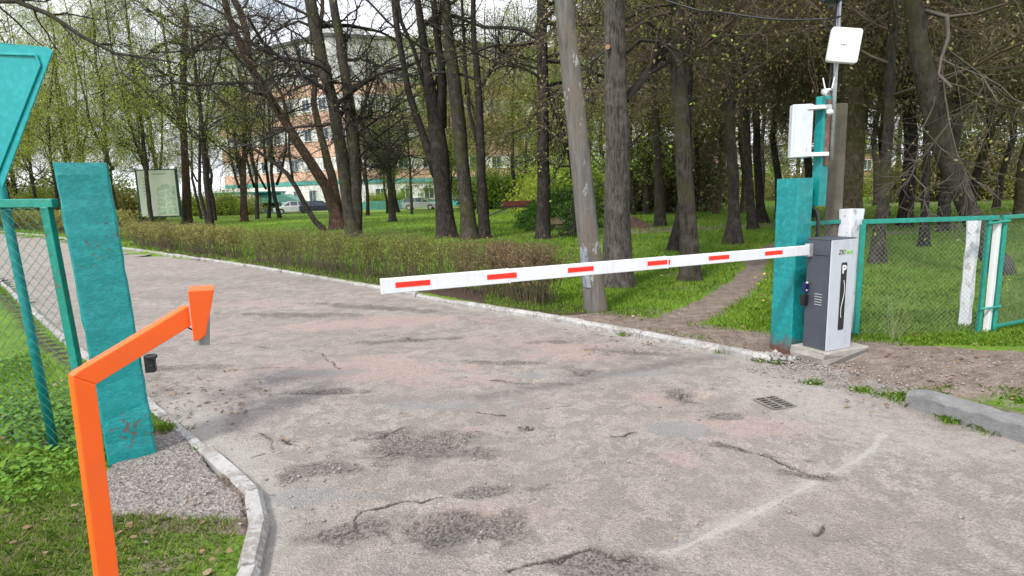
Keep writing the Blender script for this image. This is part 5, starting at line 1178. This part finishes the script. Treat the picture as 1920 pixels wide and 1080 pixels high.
# low teal picket fence in front of the right wing
fz = thing('picket_fence', (-17, 74, 0), 'low teal picket fence in front of the white ground floor left of the silver car', 'fence'); mb = MB()
fa_, fb_ = at(684, 394, 74.5), at(758, 392, 76.5); fa_.z = fb_.z = 0; fd = (fb_-fa_); n = 34
for k in range(n): p = fa_+fd*(k/(n-1)); mb.box(p+Z*.62, (.09, .03, 1.2), fd)
mb.bar(fa_+Z*.3, fb_+Z*.3, .04, .06); mb.bar(fa_+Z*1., fb_+Z*1., .04, .06); mb.build('pickets', M['band_teal'], fz)
# cars
def car(name, c, ang, paint, label, L_=4.3, Wd=1.72, Hh=1.48, estate=True):
    t = thing(name, c, label, 'car', 'cars parked along the building'); u = Vector((cos(ang), sin(ang), 0)); v = Vector((-sin(ang), cos(ang), 0))
    def P(x, y, z): return Vector((c[0], c[1], 0))+u*x+v*y+Z*z
    low = [(-L_/2, .35), (-L_/2, .78), (-L_/2+.06, .92), (-.9, .95), (.95, .93), (L_/2-.35, .80), (L_/2-.04, .66), (L_/2, .5), (L_/2-.03, .28)]
    def arch(x0): return [(x0+.36*cos(a), .30+.36*sin(a)) for a in np.linspace(0, pi, 9)]
    bot = arch(L_*.31)+arch(-L_*.30)+[(-L_/2+.05, .25)]
    prof = low+[(L_*.31+.4, .24)]+bot
    rings = []
    for y, k in ((-Wd/2, .0), (-Wd/2+.08, 1), (Wd/2-.08, 1), (Wd/2, .0)):
        rings.append([P(x*(.985 if k == 0 else 1), y, z-(0.05 if (k == 0 and z > .7) else 0)) for x, z in prof])
    lofted(rings).build('body', paint, t, smooth=False)
    xr = -L_/2+.12 if estate else -L_*.30; top = [(xr-.0, .93), (xr+.28, Hh-.04), (-.2, Hh), (.35, Hh-.03), (1.15, .92)]
    rings = [[P(x, s*(Wd/2-(.09 if z < 1 else .24)), z) for x, z in top] for s in (-1, -.55, .55, 1)]
    gh = lofted(rings); gh.build('cabin', M['glass'], t)
    rf = [(xr+.24, Hh-.05), (-.2, Hh+.01), (.37, Hh-.025), (.37, Hh-.09), (xr+.24, Hh-.12)]; lofted([[P(x, s*(Wd/2-.235), z) for x, z in rf] for s in (-1, 1)]).build('roof', paint, t)
    for xp, zt in ((xr+.13, 1), (-.55, 0), (.32, 0), (.78, 1)):
        for s in (-1, 1):
            MB().bar(P(xp-(.12 if zt and xp < 0 else (-.38 if zt else 0)), s*(Wd/2-.085), .93), P(xp+(.12 if zt and xp < 0 else (-.38 if zt else 0)), s*(Wd/2-.232), Hh-.05), .07, .03, up=(0, 1, 0)).build('pillar', paint, t)
    for x in (L_*.31, -L_*.30):
        for s in (-1, 1):
            w_ = MB().tube([P(x, s*(Wd/2-.2), .31), P(x, s*(Wd/2-.0), .31)], .31, 18).build('wheel', M['tyre'], t)
            MB().tube([P(x, s*(Wd/2-.02), .31), P(x, s*(Wd/2+.012), .31)], .19, 14).build('rim', M['rim'], w_)
    for s in (-1, 1):
        MB().box(P(L_/2-.06, s*(Wd/2-.25), .64), (.12, .32, .14), u).build('headlight', M['lamp_glass'], t)
        MB().box(P(-L_/2+.03, s*(Wd/2-.18), .78), (.08, .2, .24), u).build('tail_light', M['tail'], t)
    return t
cc_ = at(789, 393, 72.5); car('parked_car', (cc_.x, cc_.y, 0), radians(-3), M['car_silver'], 'silver estate car parked side on before the right wing of the building')
cc_ = at(549, 393, 70); car('parked_car', (cc_.x, cc_.y, 0), radians(-155), M['car_white'], 'white parked car partly behind the thin bent tree', estate=False)
cc_ = at(598, 393, 69); car('parked_car', (cc_.x, cc_.y, 0), radians(20), M['car_blue'], 'dark blue parked car beside the white one', Hh=1.45)
cc_ = at(505, 392, 74); car('parked_car', (cc_.x, cc_.y, 0), radians(185), M['car_silver'], 'grey parked car before the turquoise entrance porch', estate=False)
# farm trailer
tr = at(983, 414, 31.); tr.z = 0; tt = thing('trailer', tr, 'dark flat trailer with a white hubbed wheel half behind the slim trunks', 'trailer')
MB().box(tr+Vector((.2, .6, .95)), (2.6, 1.8, .10), (1, -.1, 0)).build('bed', plain('dark_rusty_steel', (.05, .03, .025), .8, .3), tt)
MB().box(tr+Vector((.2, -.3, 1.12)), (2.6, .05, .26), (1, -.1, 0)).build('side_board', plain('dark_red_board', (.14, .03, .02), .8, .3), tt)
for s in (-.25, 1.5):
    w_ = MB().tube([tr+Vector((.16, s, .36)), tr+Vector((.18, s+.2, .36))], .36, 22).build('wheel', M['tyre'], tt); MB().tube([tr+Vector((.158, s-.015, .36)), tr+Vector((.16, s+.01, .36))], .17, 16).build('hub', M['frame_w'], w_)
MB().bar(tr+Vector((-.9, .6, .85)), tr+Vector((-2., .7, .45)), .08, .08).build('drawbar', M['roof_dark'], tt)
# map board
bl, br_ = gnd(270, 425), gnd(346, 424); Yb = 41.; bl = at(270, 425, Yb); br_ = at(346, 424, Yb); bl.z = br_.z = 0
bd = thing('map_board', bl, 'pale green site map board in a dark green frame on posts on the left lawn', 'board')
bu = (br_-bl); bwid = bu.length; bu.normalize(); zt_, zb_ = at(300, 317, Yb).z, at(304, 407, Yb).z
for p, s in ((bl, 0), (br_, 1)): MB().tube([p+Vector((-.12 if s == 0 else -.1, 0, -.1)), p+Vector((-.12, 0, zt_+.1))], .05, 8).build('post', plain('dark_green_paint', (.01, .06, .035), .5, .2), bd)
bc_ = (bl+br_)/2+Z*(zt_+zb_)/2+Vector((-.1, -.06, 0)); MB().box(bc_, (bwid-.06, .05, zt_-zb_), bu).build('frame', plain('dark_green_frame', (.01, .06, .035), .5, .2), bd)
mpn = MB().box(bc_+Vector((0, -.035, 0)), (bwid-.24, .03, zt_-zb_-.16), bu).build('map_panel', plain('cream_panel', (.55, .58, .48), .5, .05, 1), bd)
def bpt(x, z): return bc_+bu*x+Z*z+Vector((0, -.055, 0))
hw, hh2 = (bwid-.24)/2, (zt_-zb_-.16)/2
MB().prism([bpt(-.1, -hh2+.1), bpt(hw-.08, -hh2+.1), bpt(hw-.1, hh2-1.1), bpt(.5, hh2-.9), bpt(-.05, hh2-1.2)], Vector((0, -.005, 0))).build('map_area', plain('map_green', (.40, .50, .35), .6, .25, 5), mpn)
mb = MB()
for a, b in (((.05, -1.0), (hw-.2, -.9)), ((.1, -.3), (hw-.15, -.2)), ((.5, -1.3), (.55, .2)), ((.9, -1.3), (.85, .1)), ((.1, .1), (.9, .25))): mb.bar(bpt(*a)+Vector((0, -.01, 0)), bpt(*b)+Vector((0, -.01, 0)), .03, .008, up=(0, 1, 0))
mb.build('map_paths', M['frame_w'], mpn)
mb = MB()
for k in range(6): mb.box(bpt(-hw+.55, hh2-.5-.22*k), (.5-.05*(k % 3), .006, .035), bu)
mb.box(bpt(.2, hh2-.25), (.9, .006, .06), bu); mb.build('map_key', M['grey_plastic'], mpn)
# buildings far right through the wood
for (px0, px1, Y, H_, mw, lab) in ((1318, 1370, 96, 7.5, 'brick', 'pinkish brick building left of the flared trunk, far through the wood'), (1395, 1478, 104, 8.5, 'wall_grey', 'grey rendered building far through the wood left of the turquoise post'), (1600, 1660, 100, 7, 'brick', 'reddish building glimpsed far behind the wire fence')):
    a, b = at(px0, 385, Y), at(px1, 385, Y); a.z = b.z = 0; t = thing('building', a, lab, 'building'); c = (a+b)/2; wd2 = (b-a).length
    MB().box(c+Vector((0, 4, H_/2)), (wd2, 8, H_)).build('wall', M[mw], t); MB().box(c+Vector((0, 4, H_+.15)), (wd2+.6, 8.6, .3)).build('roof', M['roof_dark'], t)
    for k in range(int(wd2/3)): 
        for z in (1.8, 4.9): windows(t, (a.x+1.8+3*k, a.y, 0), (1, 0, 0), (0, -1, 0), [0], [z])
# undergrowth along the far edge: bushes, each its own
def bush(c, r, h, mat, n, seed, label, size=.16, group=None):
    t = thing('shrub', c, label, 'shrub', group); rg = np.random.default_rng(seed); W_ = Wood(seed)
    b = W_.grow(np.array([[c[0], c[1], 0.]]), np.array([[0, 0, 1.]]), np.array([.03]), 30, (5, 65), (h*.6, h*1.05), 6, .15, .03, 1, .012, .03)
    c2 = W_.grow(*b, 220, (20, 70), (.3*r, .8*r), 4, .2, .02, .6, .006, .012); W_.mesh('stems', M['twig'], t); k = c2[0][:, 2] > .05
    leaves(rg, c2[0][k], n, .22*r, size, mat, t); return t
BP = [bush((0, 0, 0), 1.6, 2.6, M['leaf_green'], 5200, 201, 'x'), bush((0, 0, 0), 1.5, 2.2, M['leaf_olive'], 4600, 202, 'x'), bush((0, 0, 0), 1.7, 3.2, M['leaf_dark'], 6000, 203, 'x', .2), bush((0, 0, 0), 1.5, 2.4, M['leaf_lime'], 4200, 204, 'x')]
BL = [('mid green bush at the far edge of the lawn', 'mid green bushes at the far edge'), ('olive budding bush at the far edge of the lawn', 'olive bushes at the far edge'), ('dark bush standing among the far trunks', 'dark bushes among the far trunks'), ('yellow green bush in fresh leaf at the far edge of the lawn', 'yellow green bushes at the far edge')]
BK = [kids(b) for b in BP]; bu_used = set()
def put_bush(k, x, y, s):
    if k not in bu_used: bu_used.add(k); o = BP[k]
    else:
        o = BP[k].copy(); COL.objects.link(o)
        for c in BK[k]: q = c.copy(); COL.objects.link(q); q.parent = o
    o.location = (x, y, 0); o.rotation_euler = (0, 0, rg_.uniform(0, 6)); o.scale = (s*rg_.uniform(.9, 1.3), s, s*rg_.uniform(.8, 1.2)); o['label'], o['group'] = BL[k]; o['category'] = 'shrub'
rg_ = random.Random(5)
def bushes(n, x0, x1, Y0, Y1, ks, s0, s1):
    for i in range(n):
        px = x0+(x1-x0)*(i+rg_.uniform(0, 1))/n; Y = rg_.uniform(Y0, Y1); q = at(px, 400, Y); put_bush(rg_.choice(ks), q.x, Y, rg_.uniform(s0, s1))
bushes(16, -60, 250, 50, 62, [1, 2, 0, 1], 1.0, 1.7)
bushes(9, 345, 480, 66, 74, [1, 3, 0], .6, 1.0)
bushes(5, 690, 760, 80, 83, [1, 0], .6, .9)
bushes(6, 880, 1060, 62, 76, [2, 0, 3], .9, 1.5)
bushes(5, 990, 1120, 34, 44, [0, 3, 2], .9, 1.4)
bushes(11, 1130, 1320, 40, 60, [2, 0, 2], 1.0, 1.7)
bushes(16, 1310, 2000, 62, 88, [0, 1, 3, 0], 1.0, 1.7)
bushes(7, 1660, 1960, 48, 58, [2, 2, 1], 1.1, 1.6)

# ------------------------------------------------------------------ every background tree and bush named by what it stands beside
LM = [(-150, 'the turquoise road sign'), (60, 'the wire panel by the road sign'), (150, 'the chipped gate post'), (300, 'the map board'), (395, 'the crossing lime stems'), (459, 'the small reddish stemmed tree'), (550, 'the white parked car'), (650, 'the twin trunks'), (737, 'the small spreading tree'), (790, 'the silver estate car'),
      (838, 'the five stemmed tree'), (907, 'the three close trunks'), (985, 'the trailer'), (1018, 'the slim straight trunk'), (1090, 'the utility pole'), (1157, 'the thick grey trunk'), (1238, 'the slim trunk among leaves'), (1285, 'the grey barked trunk'), (1374, 'the flared trunk'), (1425, 'the pair of trunks past the path'),
      (1500, 'the tall turquoise post'), (1595, 'the massive mossy trunk'), (1655, 'the right leaning trunk'), (1733, 'the slender dark trunk'), (1830, 'the thick leaning trunk'), (1905, 'the last fence panel'), (2150, 'the last fence panel')]
SHORT = {'yellow green trees beyond the lawn': 'yellow green tree', 'birches beyond the road bend': 'birch with hanging strands', 'leafy green trees beyond the lawn': 'leafy green tree', 'leafless dark trees beyond the lawn': 'dark many stemmed tree', 'olive twigged trees in the wood': 'olive budding tree', 'mossy trunked trees in the wood': 'mossy brown tree', 'spruces in the wood': 'tall dark spruce', 'low branched spruces at the back': 'low branched spruce',
         'mid green bushes at the far edge': 'mid green bush', 'olive bushes at the far edge': 'olive bush', 'dark bushes among the far trunks': 'dark bush', 'yellow green bushes at the far edge': 'yellow green bush'}
bk = {}
for o in list(bpy.data.objects):
    if o.parent is None and o.get('group') in SHORT:
        if o.location.length < 1: 
            for c in list(o.children): bpy.data.objects.remove(c)
            bpy.data.objects.remove(o); continue
        q = RC.transposed() @ (Vector((o.location.x, o.location.y, 1.0))-Vector((0, 0, EYE))); px = 960+FPX*q.x/-q.z
        lx, ln = min(LM, key=lambda k: abs(k[0]-px)); sd = 'behind' if abs(px-lx) < 14 else ('back left of' if px < lx else 'back right of')
        bk.setdefault((SHORT[o['group']], sd, ln), []).append(o)
OR = ['nearest', 'second nearest', 'third nearest', 'fourth nearest', 'fifth nearest', 'sixth nearest', 'seventh nearest', 'eighth nearest']
for (k_, sd, ln), os2 in bk.items():
    os2.sort(key=lambda o: o.location.y)
    for i, o in enumerate(os2): o['label'] = (OR[min(i, 7)]+' ' if len(os2) > 1 else '')+k_+' '+sd+' '+ln
